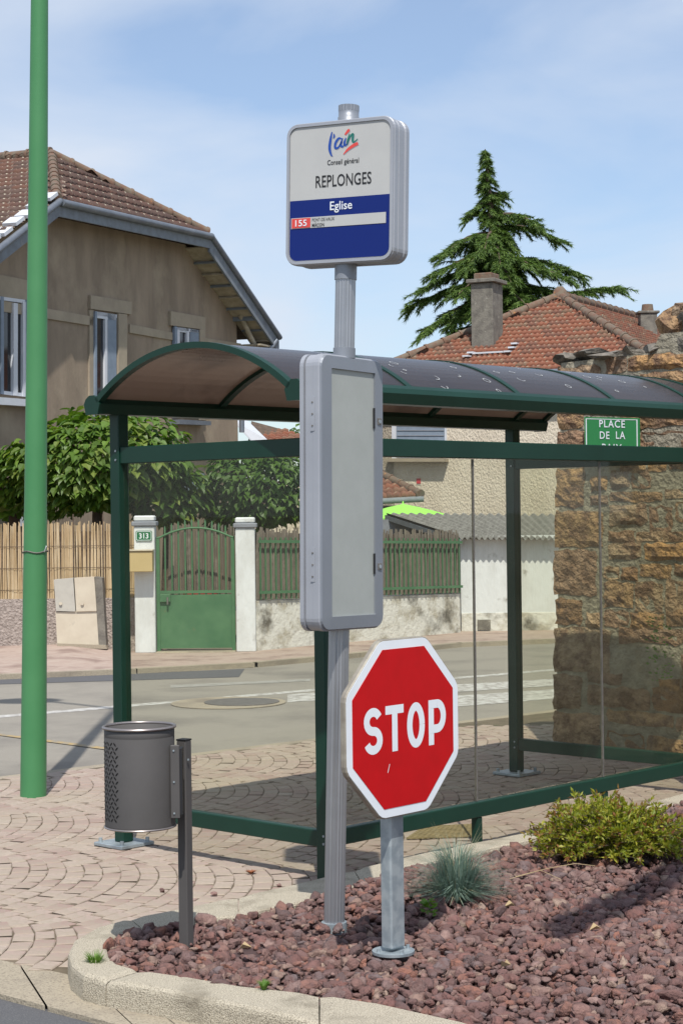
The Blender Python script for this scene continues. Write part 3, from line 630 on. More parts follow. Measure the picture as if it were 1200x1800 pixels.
# door frame: ring with raised profile, and recessed blank panel
wo, ho = WC-.012, HC-.012; wi, hi = .292, HC-.112; cx = .004
lo_ = rrect(wo, ho, .045); li_ = [(a+cx, c) for a, c in rrect(wi, hi, .004)]
b = MB(); b.rings([[fc+x*a+up*c for a, c in lo_], [fc+x*a*.985+up*c*.996+n_*.008 for a, c in lo_], [fc+x*a+up*c+n_*.010 for a, c in li_], [fc+x*a+up*c+n_*.001 for a, c in li_]]); dr = part('door_frame', b, 'silver', bs)
flat(fc+x*cx, x, up, n_, [(-wi/2, -hi/2), (wi/2, -hi/2), (wi/2, hi/2), (-wi/2, hi/2)], 'panel', 'blank_panel', bs, .0002)
for fy in (.24, .78):
    yy = HC/2-HC*fy+.01
    lk = part('lock', MB().bevbox(fc+x*(wi/2+cx+.027)+up*yy+n_*.011, (.026, .026, .004), .001, (x, up, n_)), 'cast', dr)
    part('keyhole', MB().tube([fc+x*(wi/2+cx+.027)+up*yy+n_*.013, fc+x*(wi/2+cx+.027)+up*yy+n_*.0145], .008, 12), 'galv', lk)
    part('hinge_clip', MB().box(fc+x*(wi/2+cx-.004)+up*(yy+.012)+n_*.006, (.006, .08, .006), (x, up, n_)), 'black', dr)
for fy in (.22, .76):
    yy = HC/2-HC*fy; part('rivet_plate', MB().box(cb-x*(WC/2)+n_*.018+up*yy, (.002, .13, .02), (x, up, n_)), 'silverlite', bs)
    for k in (-1, 0, 1): part('rivet', MB().tube([cb-x*(WC/2+.001)+n_*.018+up*(yy+k*.045), cb-x*(WC/2+.0035)+n_*.018+up*(yy+k*.045)], .0035, 8), 'cast', bs)
# ------------------------------------------------------------------ stop sign
st_ = thing('stop_sign', V((STOPB.x, STOPB.y, .09)), 'red octagonal STOP sign on a short galvanised post in gravel', 'stop sign')
xs = V((.656, .755, 0)).normalized(); ns = V((xs.y, -xs.x, 0)); AXS = (xs, ns, Z)
zb = .105; zt_ = AD(691, 1380, STOPB.y).z
pl = part('post', MB().bevbox(V((STOPB.x, STOPB.y, (zb+zt_)/2)), (.080, .052, zt_-zb), .009, (xs, ns, Z)), 'galv', st_)
bpz = V((STOPB.x, STOPB.y, .088)); part('base_plate', MB().tube([bpz, bpz+Z*.010], .078, 32), 'galv', st_)
for k in range(4):
    a = k*math.pi/2+.5; p = bpz+V((math.cos(a)*.062, math.sin(a)*.062, .01)); part('bolt', MB().tube([p, p+Z*.012], .008, 6), 'galv', st_)
cs_ = AD(696, 1276, STOPB.y-.02)+ns*.036
HS = .643; ap = HS/2
def octo(r_, k=0): return [(r_/math.cos(R(22.5))*math.cos(R(22.5+45*i)), r_/math.cos(R(22.5))*math.sin(R(22.5+45*i))) for i in range(8)]
WSQ = 1.01
def octring(r_, off, rc=.02):
    o8 = octo(r_); pts = []
    for i in range(8):
        p = V((*o8[i], 0)); a = V((*o8[i-1], 0)); b_ = V((*o8[(i+1) % 8], 0)); d1 = (a-p).normalized(); d2 = (b_-p).normalized()
        for q in (p+d1*rc, p+(d1+d2)*rc*.3, p+d2*rc): pts.append(cs_+xs*q.x*WSQ+Z*q.y+ns*off)
    return pts
part('edge_band', MB().rings([octring(ap-.004, -.024), octring(ap, -.021), octring(ap, -.003), octring(ap-.003, 0)], cap0=True, cap1=True), 'stopedge', st_)
wf = part('white_face', MB().rings([octring(ap-.005, .0002), octring(ap-.005, .0016)], cap0=True, cap1=True), 'white', st_)
part('red_field', MB().rings([octring(ap-.036, .0018, .001), octring(ap-.036, .0030, .001)], cap0=True, cap1=True), 'red', st_)
# STOP letters as drawn strokes (tall, narrow road-sign face)
def ribbon(pts, wd, org, xx, yy, nn, name, m, parent, off, cap=True):
    vs = []; n = len(pts)
    for i, (a, c) in enumerate(pts):
        dx = pts[min(i+1, n-1)][0]-pts[max(i-1, 0)][0]; dy = pts[min(i+1, n-1)][1]-pts[max(i-1, 0)][1]; l_ = math.hypot(dx, dy) or 1
        for s_ in (1, -1): vs.append(org+xx*(a-dy/l_*wd/2*s_)+yy*(c+dx/l_*wd/2*s_)+nn*off)
    return (vs, [(2*i, 2*i+1, 2*i+3, 2*i+2) for i in range(n-1)])
def ell(cx_, cy_, rx, ry, a0, a1, n=16): return [(cx_+rx*math.cos(R(a0+(a1-a0)*k/n)), cy_+ry*math.sin(R(a0+(a1-a0)*k/n))) for k in range(n+1)]
LH = .166; LW = .103; SW = .031; gx = -.238
def letter(strk, cx_):
    b = MB()
    for k, pts_ in enumerate(strk):
        v_, f_ = ribbon(pts_, SW, cs_+xs*cx_, xs, Z, ns, '', '', None, .0032+.0004*k); b.add(v_, f_)
    part('letter', b, 'white', st_)
h2 = LH/2; w2 = LW/2-SW/2; hs = h2-SW/2
S_ = ell(0, hs/2, w2, hs/2, 25, 180, 12)+ell(0, hs/2, w2, hs/2, 200, 262, 4)+[(0.006, -.001)]+ell(0, -hs/2, w2, hs/2, 75, -160, 18)
letter([S_], -.176)
letter([[(-LW/2, hs), (LW/2, hs)], [(0, hs), (0, -h2)]], -.056)
letter([ell(0, 0, w2, hs, 0, 360, 36)], .066)
letter([[(-w2, h2), (-w2, -h2)], [(-w2, hs), (0, hs)]+ell(0, hs-.046, w2, .046, 88, -88, 14)+[(-w2, hs-.092)]], .192)
sc0 = cs_+xs*-.10-Z*.155; part('scratch', MB().add([sc0+ns*.0034, sc0+xs*.012+Z*.03+ns*.0034, sc0+xs*.014+Z*.028+ns*.0034, sc0+xs*.003-Z*.002+ns*.0034], [(0, 1, 2, 3)]), 'white', st_)
for a_, b_ in ((0, 0), (0, LB), (LA, 0), (LA, LB)):
    for z_ in (zb1-.02, zb0+.02, zt0+.02, zt1-.02):
        q_ = S(a_-.036, b_-.015, z_); part('rivet', MB().tube([q_, q_-E1*.004], .006, 8), 'galv', sh); q_ = S(a_+.015, b_-.036, z_); part('rivet', MB().tube([q_, q_-E2*.004], .006, 8), 'galv', sh)
# ------------------------------------------------------------------ litter bin
bb = G(325, 1658, .08); Db = bb.y
lb = thing('litter_bin', V((bb.x, bb.y, .08)), 'round anthracite metal litter bin hung on a slim square post', 'litter bin')
cN = AD(246, 1360, 6.86); cN.z = 0
zt2 = AD(245, 1277, 6.86).z; zb2 = AD(245, 1451, 6.86).z; RB = .130
cbn = V((cN.x, 6.86, 0))
prof = [(RB-.002, zb2+.02), (RB+.003, zb2+.006), (RB+.003, zb2), (RB-.004, zb2-.004)]
b = MB(); n = 56
def ringc(r_, z): return [cbn+V((r_*math.cos(6.2832*k/n), r_*math.sin(6.2832*k/n), z)) for k in range(n)]
b.rings([ringc(RB-.02, zb2), ringc(RB-.002, zb2), ringc(RB, zb2+.004), ringc(RB, zb2+.01), ringc(RB, zt2-.036), ringc(RB-.0008, zt2-.034), ringc(RB, zt2-.032), ringc(RB, zt2-.008), ringc(RB-.004, zt2-.004), ringc(RB-.005, zb2+.01)], smooth=True, cap0=True, cap1=True)
body = part('body', b, 'bin', lb)
rim = MB(); rings = []
for k in range(9):
    a = 2*math.pi*k/8; rings.append(ringc(RB+.002+.006*math.cos(a), zt2+.006*math.sin(a)))
part('rim', rim.rings(rings, smooth=True), 'rim', lb)
rings = [ringc(RB+.001+.004*math.cos(2*math.pi*k/8), zb2+.004*math.sin(2*math.pi*k/8)) for k in range(9)]; part('bottom_rim', MB().rings(rings, smooth=True), 'rim', lb)
b = MB()   # leaf-shaped slots
for col in range(7):
    for r_ in range(21):
        an = R(181+col*8.6+(4 if r_ % 2 else 0)); z_ = zb2+.035+r_*.0155; tilt = .75*(1 if (col+r_) % 2 else -1)
        if z_ > zt2-.04: continue
        tx = V((-math.sin(an), math.cos(an), 0)); nn = V((math.cos(an), math.sin(an), 0)); c = cbn+nn*(RB+.0008)+Z*z_
        d1 = tx*math.cos(tilt)+Z*math.sin(tilt); d2 = -tx*math.sin(tilt)+Z*math.cos(tilt)
        b.add([c+d1*.0095, c+d1*.003+d2*.0032, c-d1*.006+d2*.0025, c-d1*.009, c-d1*.004-d2*.003, c+d1*.005-d2*.0028], [(0, 1, 2, 3, 4, 5)])
part('leaf_slots', b, 'dark', lb, kind='stuff')
xb = V((.86, -.51, 0)).normalized(); yb_ = V((.51, .86, 0)).normalized()
zpt = AD(326, 1301, Db).z
pc = V((bb.x+.006, bb.y, 0))
part('post', MB().bevbox(V((pc.x, pc.y, (zpt+.05)/2)), (.041, .041, zpt-.05), .004, (xb, yb_, Z)), 'bin', lb)
part('post_cap', MB().box(V((pc.x, pc.y, zpt+.002)), (.042, .042, .006), (xb, yb_, Z)), 'black', lb)
br0 = AD(310, 1300, Db-.005).z; br1 = AD(310, 1426, Db-.005).z
xl = V(((308-318)/F*Db, 0, 0))
bkc = AD(308, 1362, 6.80); part('bracket', MB().bevbox(V((bkc.x, 6.80, (br0+br1)/2)), (.034, .012, br0-br1), .003), 'bin', lb); part('bracket_arm', MB().box(V((bkc.x+.02, 6.83, (br0+br1)/2)), (.012, .06, (br0-br1)*.9)), 'black', lb)
part('bracket_flange', MB().box(V((bkc.x-.019, 6.825, (br0+br1)/2)), (.006, .05, (br0-br1)*.98), (V((.9, -.4, 0)).normalized(), V((.4, .9, 0)).normalized(), Z)), 'bin', lb)
for z_ in (br0-.02, (br0+br1)/2, br1+.02):
    part('screw', MB().tube([V((bkc.x-.004, 6.795, z_)), V((bkc.x-.004, 6.790, z_))], .0035, 8), 'galv', lb)
for z_, dx in ((zpt-.07, .018), (zpt-.21, -.018)): part('screw', MB().tube([V((pc.x+dx, pc.y-.031, z_)), V((pc.x+dx, pc.y-.024, z_))], .0038, 8), 'galv', lb)
# ------------------------------------------------------------------ street lamp (green)
lp0 = G(59, 1399); Dl = lp0.y; lpt = AD(70, 0, Dl); ax = (lpt-lp0).normalized(); ltop = lp0+ax*8.15
sl_ = thing('street_lamp', lp0, 'tall tapered green street lamp post at the left edge of the pavement', 'street lamp')
pm = MB().tube([lp0-Z*.02, lp0+ax*1.72], [.0795, .070], 40); part('lower_post', pm, 'lampgreen', sl_)
part('upper_post', MB().tube([lp0+ax*1.72, lp0+ax*4.9, ltop], [.0685, .052, .04], 40), 'lampgreen', sl_)
arm = [ltop-ax*.1, ltop+V((-.35, .18, .25)), ltop+V((-.68, .45, .32))]; part('arm', MB().tube(arm, .03, 12), 'lampgreen', sl_)
hd = arm[-1]+V((-.25, .12, -.02)); b = MB(); rings = []
for k, (r_, z_) in enumerate(((.02, .08), (.16, .06), (.26, 0), (.25, -.03), (.02, -.06))): rings.append([hd+V((r_*1.3*math.cos(a*math.pi/8), r_*math.sin(a*math.pi/8), z_)) for a in range(16)])
part('lamp_head', b.rings(rings, smooth=True, cap0=True, cap1=True), 'lampgreen', sl_)
zt = lp0+ax*((AD(62, 970, Dl).z)/ax.z); rings = [];
o = thing('cable_tie', zt, 'dark twisted cable tie with white tail round the green lamp post', 'cable tie')
tw = [zt+V((.0755*math.cos(k*math.pi/12), .0755*math.sin(k*math.pi/12), .006*math.sin(k*.9))) for k in range(25)]
part('tie_band', MB().tube(tw, .004, 6, caps=False), 'cast', o); part('tie_tail', MB().tube([zt+V((.062, -.045, 0)), zt+V((.075, -.07, .02)), zt+V((.08, -.075, .035))], .004, 6), 'white', o)
# unseen board added out of frame to the right to cast the gravel shadow
db = thing('shadow_board', V((1.75, 5.2, 0)), 'unseen grey board on a tall post, added to shade the gravel bed', 'sign')
part('post', MB().tube([V((1.75, 5.3, 0)), V((1.75, 5.3, 5.1))], .04, 12), 'galv', db)
dd = V((.5, .87, 0)).normalized(); part('board', MB().box(V((.93, 4.15, 4.55))+dd*.95, (1.9, .03, .5), (dd, V((-dd.y, dd.x, 0)), Z)), 'galv', db)
# ------------------------------------------------------------------ dry stone wall on the right
sw = thing('stone_wall', S(4.3, 1.0), 'rough ochre sandstone wall with lime mortar behind the shelter end', 'wall')
WA = 4.30; BE = 1.93
def WP(b_, z, out_=0.0): return S(WA-out_, b_-.028*z, z)     # out_ towards the camera side
# mortar core
corners = [(BE-.02, -.02), (BE-.03, 2.72), (1.16, 2.74), (1.08, 2.86), (-1.2, 2.90), (-1.2, -.02)]
b = MB().prism([WP(x_, z_) for x_, z_ in corners], E1*.5); part('mortar_core', b, 'joint', sw)
def irregular_stone(b_, z, w_, h_, d_, tone, seedv):
    rs = random.Random(seedv); nx = max(3, int(w_/.07)+2); nz = max(3, int(h_/.06)+2); vs = []; fs = []
    er = min(.03, h_*.22)
    for k in range(nz+1):
        for i in range(nx+1):
            u, v = i/nx*2-1, k/nz*2-1; ed = max(abs(u), abs(v)); cr_ = abs(u*v)
            xx = u*(w_/2)*(1-.03*cr_*rs.uniform(.3, 1.6)); yy = v*(h_/2)*(1-.05*cr_*rs.uniform(.3, 1.6))
            if ed > .98: xx += rs.uniform(-1, .35)*er*np.sign(u)*.6*(abs(u) > .98); yy += rs.uniform(-1, .45)*er*np.sign(v)*.6*(abs(v) > .98); o_ = .004
            else: o_ = d_*(1-.35*ed**4)+rs.uniform(-.5, .6)*.016
            vs.append(WP(b_+xx, z+yy, o_))
    for k in range(nz):
        for i in range(nx): a = k*(nx+1)+i; fs.append((a, a+nx+1, a+nx+2, a+1))
    # side skirt back into the mortar
    edge = [i for i in range(nx+1)]+[(k)*(nx+1)+nx for k in range(1, nz+1)]+[nz*(nx+1)+i for i in range(nx-1, -1, -1)]+[k*(nx+1) for k in range(nz-1, 0, -1)]
    base = len(vs); ec = [vs[i] for i in edge]
    for p in ec: vs.append(p+E1*.06)
    n = len(edge)
    for i in range(n): fs.append((edge[i], edge[(i+1) % n], base+(i+1) % n, base+i))
    return vs, fs
def lay_wall():
    z = .0; sd = 0; rs = random.Random(5)
    hs_ = [.2, .12, .17, .09, .19, .11, .13, .22, .10, .15, .09, .17, .08, .13, .10, .16, .12, .18, .11, .13, .10, .15, .1, .14]
    quoin_h = [.30, .26, .33, .20, .34, .27, .30, .25, .28, .22]
    # quoins at the corner
    qz = 0; k = 0
    qtop = []
    while qz < 2.60:
        h_ = quoin_h[k % 10]; h_ = min(h_, 2.70-qz); w_ = (.42, .26, .50, .24, .38)[k % 5]; qtop.append((qz, qz+h_, w_))
        vs, fs = irregular_stone(BE-w_/2+rs.uniform(0, .02), qz+h_/2, w_-.004, h_-.006, .014, 0, k*7+1); b = MB().add(vs, fs, rs.random()); part('stone', b, 'stone', sw); qz += h_; k += 1
    z = 0; r_ = 0
    while z < 2.84:
        h_ = hs_[r_ % len(hs_)]; r_ += 1
        qw = max([w_ for z0, z1, w_ in qtop if z0 < z+h_-.03 and z1 > z+.03] or [0])
        x_ = BE-qw-.02
        while x_ > -1.1:
            w_ = rs.uniform(.14, .30) if rs.random() < .5 else rs.uniform(.28, .6); lim = 2.76 if x_ > 1.12 else 2.92
            if z+h_ < lim+.04 and rs.random() > .03:
                dz = rs.uniform(-.025, .025); hh = h_*rs.uniform(.82, 1.15)
                vs, fs = irregular_stone(x_-w_/2, z+h_/2+dz, w_-rs.uniform(.0, .016), hh-.004, rs.uniform(-.002, .022), 0, rs.randint(0, 1e6)); b = MB().add(vs, fs, rs.random())
                part('stone', b, 'stone' if z < 2.25 or rs.random() < .5 else 'stonetop', sw)
            x_ -= w_
        z += h_
lay_wall()
# weathered cap: slab on the left shelf and loose stones on the crest
rs = random.Random(3)
for i in range(5):
    mm = Matrix.Translation(WP(1.86-i*.17, 2.755+rs.uniform(-.012, .015), -.14)) @ Matrix.Rotation(math.atan2(E2.y, E2.x)+rs.uniform(-.15, .15), 4, 'Z') @ Matrix.Diagonal((.115, .24, .045, 1)); part('cap_stone', MB().add([mm @ V(p) for p in SVR[(i+5) % 14]], [tuple(f) for f in IF.tolist()], rs.random()), 'stonetop', sw)
for i in range(34):
    bb_ = 1.04-i*.066; w_ = rs.uniform(.10, .20); h_ = rs.uniform(.07, .17); v = [V(p) for p in SVR[i % 14]]
    zc = 2.88+rs.uniform(-.03, .10)
    if i < 2: zc, h_, w_ = 2.89+.04*i, .24, .17
    mm = Matrix.Translation(WP(bb_, zc, -.1+rs.uniform(-.03, .06))) @ Matrix.Rotation(rs.uniform(-.4, .4), 4, 'Z') @ Matrix.Rotation(rs.uniform(-.25, .25), 4, 'Y') @ Matrix.Diagonal((w_*.6, .16, h_*.6, 1))
    part('crest_stone', MB().add([mm @ p for p in v], [tuple(f) for f in IF.tolist()], rs.random()), 'stonetop' if i % 2 else 'stone', sw)
# street plate fixed to the wall
tl_, tr_ = PLN(1027, 733, WP(0, 0, .06), E1), PLN(1123, 735, WP(0, 0, .06), E1); bl_ = PLN(1027, 806, WP(0, 0, .06), E1)
xr = (tr_-tl_); wpl = xr.length; xr.normalize(); hpl = (tl_-bl_).length; cpl = tl_+xr*wpl/2-Z*hpl/2; npl = xr.cross(Z)
sp = thing('street_name_plate', cpl, 'green PLACE DE LA PAIX street plate on the stone wall', 'street sign')
part('plate', MB().box(cpl, (wpl, .012, hpl), (xr, npl, Z)), 'streetgreen', sp)
for sx in (-1, 1): part('border_line', MB().box(cpl+xr*(wpl/2-.016)*sx+npl*.0068, (.008, .001, hpl-.02), (xr, npl, Z)), 'white', sp)
for sz in (-1, 1): part('border_line', MB().box(cpl+Z*(hpl/2-.012)*sz+npl*.0070, (wpl-.03, .001, .004), (xr, npl, Z)), 'white', sp)
for tx_, xx_, yy, ww in (('PLACE', 1075, 745, 45), ('DE', 1062, 765, 17), ('LA', 1090, 765, 16), ('PAIX', 1075, 787, 35)):
    c = PLN(xx_, yy, cpl+npl*.008, npl); text('lettering', tx_, 'white', sp, c, xr, Z, w=wpl*ww/96, h=hpl*13/73, bold=.012, space=1.15)
# ------------------------------------------------------------------ near plants
def leaf_tris(b, c, d, n_, l_, w_, tone, fold=.2):
    s = d.cross(n_).normalized(); n2 = s.cross(d)
    b.add([c, c+d*l_*.45+s*w_/2+n2*l_*fold*.3, c+d*l_, c+d*l_*.45-s*w_/2+n2*l_*fold*.3, c+d*l_*.5], [(0, 1, 4), (1, 2, 4), (2, 3, 4), (3, 0, 4)], tone)
def rdir(rs, zmin=-1):
    while True:
        v = V((rs.uniform(-1, 1), rs.uniform(-1, 1), rs.uniform(-1, 1)))
        if .05 < v.length < 1 and v.normalized().z > zmin: return v.normalized()
# golden spirea
rs = random.Random(11)
sc_ = G(1085, 1515, .09); sc_.y += .12
spi = thing('spirea_shrub', sc_, 'low golden green shrub with reddish tips on the gravel bed', 'shrub')
b = MB(); bsn = MB(); tips = MB()
for i in range(520):
    d = rdir(rs, -.02); rx, ry, rz = .43, .36, .29
    root = sc_+V((rs.uniform(-.22, .22), rs.uniform(-.12, .12), .01)); k = rs.uniform(.66, 1.0); tip = sc_+V((d.x*rx*k, d.y*ry*k, abs(d.z)*rz*k*rs.uniform(.75, 1.1)+.03))
    bsn.tube([root, root.lerp(tip, .5)+Z*.03, tip], [.003, .002, .001], 4)
    for j in range(34):
        t_ = rs.uniform(.3, 1); p = root.lerp(tip, t_)+Z*(.03*math.sin(t_*3.1))
        dd_ = ((tip-root).normalized()*.7+rdir(rs)*.9+Z*.2).normalized(); nn = rdir(rs, .1)
        tn = rs.uniform(0, .72) if not (t_ > .9 and rs.random() < .5) else rs.uniform(.85, 1)
        leaf_tris(b, p, dd_, nn, rs.uniform(.018, .036), rs.uniform(.009, .015), tn)
part('stems', bsn, 'bark', spi); part('foliage', b, 'spirea', spi)
# blue fescue
fc0 = G(802, 1585, .08)
fe = thing('blue_fescue', fc0, 'blue green ornamental grass tuft right of the stop sign post', 'grass tuft')
b = MB()
for i in range(1500):
    a = rs.uniform(0, 6.283); lean = rs.uniform(.05, 1.12) ** .7; r0 = rs.uniform(0, .05); l_ = rs.uniform(.17, .31)
    d = V((math.cos(a), math.sin(a), 0)); p0 = fc0+d*r0; hgt = l_*math.cos(lean*1.25); rch = l_*math.sin(lean*1.25)
    p1 = p0+d*rch*.45+Z*hgt*.75; p2 = p0+d*rch+Z*(hgt*.95-.02*lean); s = V((-d.y, d.x, 0))*.0012
    b.add([p0-s, p0+s, p1+s, p1-s, p2], [(0, 1, 2, 3), (3, 2, 4)], rs.uniform(0, .72) if rs.random() < .93 else 1)
for i in range(22):
    a = rs.uniform(-.3, 3.4); d = V((math.cos(a), .3*math.sin(a), 0)); l_ = rs.uniform(.22, .36); p0 = fc0; p1 = p0+d*.05+Z*l_*.6; p2 = p0+d*rs.uniform(.08, .2)+Z*l_
    s = V((.0009, 0, 0)); b.add([p0-s, p0+s, p1+s, p1-s, p2], [(0, 1, 2, 3), (3, 2, 4)], 1)
part('blades', b, 'fescue', fe)
o = thing('dry_stalk', G(960, 1520, .1), 'long dry straw stalk lying on the gravel by the golden shrub', 'stalk')
part('stem', MB().tube([G(905, 1541, .11), G(960, 1527, .14), G(1010, 1518, .17), G(1045, 1522, .13)], .0014, 5), 'straw', o); part('stem', MB().tube([G(895, 1545, .1), G(950, 1530, .13), G(985, 1546, .1)], .0012, 5), 'straw', o)
for i, (px, py, lab) in enumerate(((1035, 1635, 'curled dry leaf on the gravel inside the dark shadow band'), (905, 1592, 'pale dry leaf lying on gravel right of the blue grass tuft'), (420, 1668, 'pale dry leaf on gravel between the bin post and the bus stop pole'), (880, 1700, 'dry leaf on open gravel right of the sign base plate'))):
    c = G(px, py, .108); d_ = rdir(rs, -.1); d_.z *= .2; d_.normalize(); b = MB(); leaf_tris(b, c, d_, V((.2, -.2, 1)).normalized(), .05, .028, .5, 1.4)
    tag(link('dry_leaf', b.mesh('dry_leaf', 'straw')), lab, 'leaf', 'dry leaves on the gravel')
def weed(name, label, c, r_, h_, n, m, cat='weed', blade=True):
    o = thing(name, c, label, cat); b = MB()
    for i in range(n):
        a = rs.uniform(0, 6.28); d = V((math.cos(a), math.sin(a), 0)); l_ = rs.uniform(.6, 1)*h_
        if blade:
            p1 = c+d*r_*.5+Z*l_*.7; p2 = c+d*r_*rs.uniform(.7, 1.2)+Z*l_; s = V((-d.y, d.x, 0))*.0016; b.add([c+d*r_*.2-s, c+d*r_*.2+s, p1+s, p1-s, p2], [(0, 1, 2, 3), (3, 2, 4)], rs.random())
        else: leaf_tris(b, c+d*r_*rs.uniform(0, .6)+Z*h_*rs.uniform(.1, .9), (d+Z*.3).normalized(), rdir(rs, .3), .03, .018, rs.random())
    part('blades' if blade else 'leaves', b, m, o)
weed('kerb_grass', 'bright grass tuft growing in the kerb joint below the bin', G(168, 1712, .045), .045, .085, 160, 'weed', 'grass tuft')
weed('gravel_grass', 'tiny grass tuft at the gravel edge by the front kerb', G(464, 1740, .09), .03, .035, 70, 'weed', 'grass tuft')
weed('leafy_weed', 'small leafy green weed under the blue grass tuft', G(755, 1612, .09), .03, .07, 40, 'weed', 'weed', False)
weed('dead_moss', 'russet dead moss clump on pavers left of the shelter corner', G(441, 1536, 0), .03, .018, 120, 'russet', 'moss')
weed('wall_sprig', 'green sprig growing beside the stone wall at the right edge', G(1225, 1400, .05)+V((0, 1.2, .5)), .12, .5, 130, 'weed', 'weed', False)
for i, (px, py, l_) in enumerate(((375, 1572, 'small lava stone lying loose on pavers above the bin post'), (490, 1556, 'lava stone lying loose on pavers by the shelter corner'), (286, 1566, 'little lava stone loose on pavers left of the bin post'))):
    c = G(px, py, .008); mm = Matrix.Translation(c) @ Matrix.Diagonal((.016, .014, .011, 1)); o = link('loose_stone', MB().add([mm @ V(p) for p in SVR[i]], [tuple(f) for f in IF.tolist()], .4).mesh('loose_stone', 'lava')); tag(o, l_, 'stone', 'stray lava stones')
# ------------------------------------------------------------------ far boundary: plinth, reed screen, pillars, gate, fence
YL = 22.9
def X(px, D): return AD(px, 900, D).x
plw = link('plinth_wall', MB().box(V((X(235, YL)-4.0, YL+.12, .32)), (8.0, .22, .70)).mesh('plinth_wall', 'pinkwall')); tag(plw, 'low rough grey pink plinth wall under the straw screen', 'wall')
zrt = AD(100, 921, YL).z
plw.location.z = 0
rsn = link('reed_screen', None, None, Matrix.Translation((X(100, YL), YL, .6))); tag(rsn, 'straw coloured reed screen on the low wall left of the gate', 'fence')
b = MB(); x_ = X(-30, YL)
while x_ < X(238, YL)-.02:
    r_ = rs.uniform(.006, .011); zz_ = zrt+rs.uniform(-.03, .035)
    b.tube([V((x_, YL+.05+rs.uniform(-.012, .012), .60)), V((x_+rs.uniform(-.02, .02), YL+.05+rs.uniform(-.01, .01), zz_))], [r_, r_*.8], 5, tone=rs.random()); x_ += r_*1.7
part('reeds', b, 'reed', rsn, kind='stuff')
for z_ in (.78, 1.05, 1.32): part('binding_wire', MB().tube([V((X(-30, YL), YL+.03, z_)), V((X(235, YL), YL+.03, z_))], .003, 4), 'bark', rsn)
part('backing', MB().box(V((X(100, YL), YL+.075, 1.05)), (X(238, YL)-X(-30, YL), .01, .9)), 'bark', rsn)
for px in (128, 180): part('stake', MB().tube([V((X(px, YL), YL+.02, .55)), V((X(px+.5, YL), YL+.02, zrt+.12))], .009, 6), 'bark', rsn)
# pillars
def pillar(px0, px1, pyb, pyt, D, label):
    c = AD((px0+px1)/2, 900, D); w_ = (px1-px0)/F*D; zb_ = 0; zt3 = AD(px0, pyt, D).z
    o = thing('gate_pillar', V((c.x, D, 0)), label, 'pillar', 'white pillars of the garden gate')
    part('shaft', MB().bevbox(V((c.x, D+w_/2, (zt3-.12)/2)), (w_, w_, zt3-.12), .012), 'whitewall', o)
    part('collar', MB().bevbox(V((c.x, D+w_/2, zt3-.09)), (w_+.05, w_+.05, .06), .012), 'capgrey', o)
    part('cap', MB().bevbox(V((c.x, D+w_/2, zt3-.025)), (w_, w_, .07), .015), 'whitewall', o); return c, w_, zt3
DG = 22.6
c1, w1, z1 = pillar(235, 271, 1145, 908, DG, 'white gate pillar carrying number 313 and the beige mailbox')
c2, w2_, z2_ = pillar(413, 447, 1147, 911, DG, 'plain white gate pillar with stained foot right of the gate')
# number plate
pc_ = AD(253, 942, DG-.015); o = thing('house_number_plate', pc_, 'green enamel house number plate 313 on the white pillar', 'number plate')
XX = V((1, 0, 0)); YY = V((0, -1, 0))
part('plate', MB().prism([pc_+XX*a+Z*c for a, c in rrect(.20, .125, .02)], V((0, .012, 0))), 'platedgreen', o)
ro = [pc_+XX*a+Z*c+YY*.002 for a, c in rrect(.185, .11, .018)]; ri = [pc_+XX*a+Z*c+YY*.002 for a, c in rrect(.173, .098, .014)]; part('border_line', MB().rings([ro, ri]), 'white', o)
text('lettering', '313', 'white', o, pc_+YY*.001, XX, Z, w=.115, h=.066, bold=.02)
# mailbox
mb0 = AD(247, 987, DG-.12); o = thing('mailbox', mb0, 'beige metal mailbox hanging on the white pillar below number plate', 'mailbox')
part('body', MB().bevbox(V((mb0.x, DG-.11, mb0.z)), (.31, .2, .25), .008), 'mail', o); part('lid', MB().bevbox(V((mb0.x, DG-.115, mb0.z+.137)), (.325, .225, .018), .004), 'beige', o)
# gate
gx0, gx1 = X(272, DG)+.01, X(411, DG)-.01; zgt = AD(270, 1046, DG+.08).z; gy = DG+.1
gt = thing('garden_gate', V(((gx0+gx1)/2, gy, 0)), 'green iron garden gate with solid lower panel and arched top bars', 'gate')
part('lower_panel', MB().box(V(((gx0+gx1)/2, gy, (zgt+.05)/2)), (gx1-gx0, .02, zgt-.05)), 'gategreen', gt)
zar = AD(340, 1041, DG).z; part('cross_bar', MB().box(V(((gx0+gx1)/2, gy, zar)), (gx1-gx0, .03, .035)), 'gategreen', gt)
zs_, zc_ = AD(280, 946, DG).z, AD(340, 928, DG).z
def archz(u): return zs_+(zc_-zs_)*max(0, 1-((u-.5)/.47)**2)+(0 if .04 < u < .96 else .0)
pts_a = [V((gx0+(gx1-gx0)*k/20, gy-.012, archz(k/20))) for k in range(21)]; b = MB()
for k in range(20): b.tube([pts_a[k], pts_a[k+1]], .014, 6)
part('arch_bar', b, 'gategreen', gt)
for u in (.015, .985): part('stile', MB().bevbox(V((gx0+(gx1-gx0)*u, gy, (AD(270, 944, DG).z)/2)), (.045, .04, AD(270, 944, DG).z), .006), 'gategreen', gt)
for k in range(1, 11):
    u = .02+.96*k/11; x_ = gx0+(gx1-gx0)*u; zt4 = archz(u)+.11; part('bar', MB().tube([V((x_, gy+.008, zgt-.02)), V((x_, gy+.008, zt4-.03)), V((x_, gy+.008, zt4))], [.011, .011, .003], 8), 'gategreen', gt)
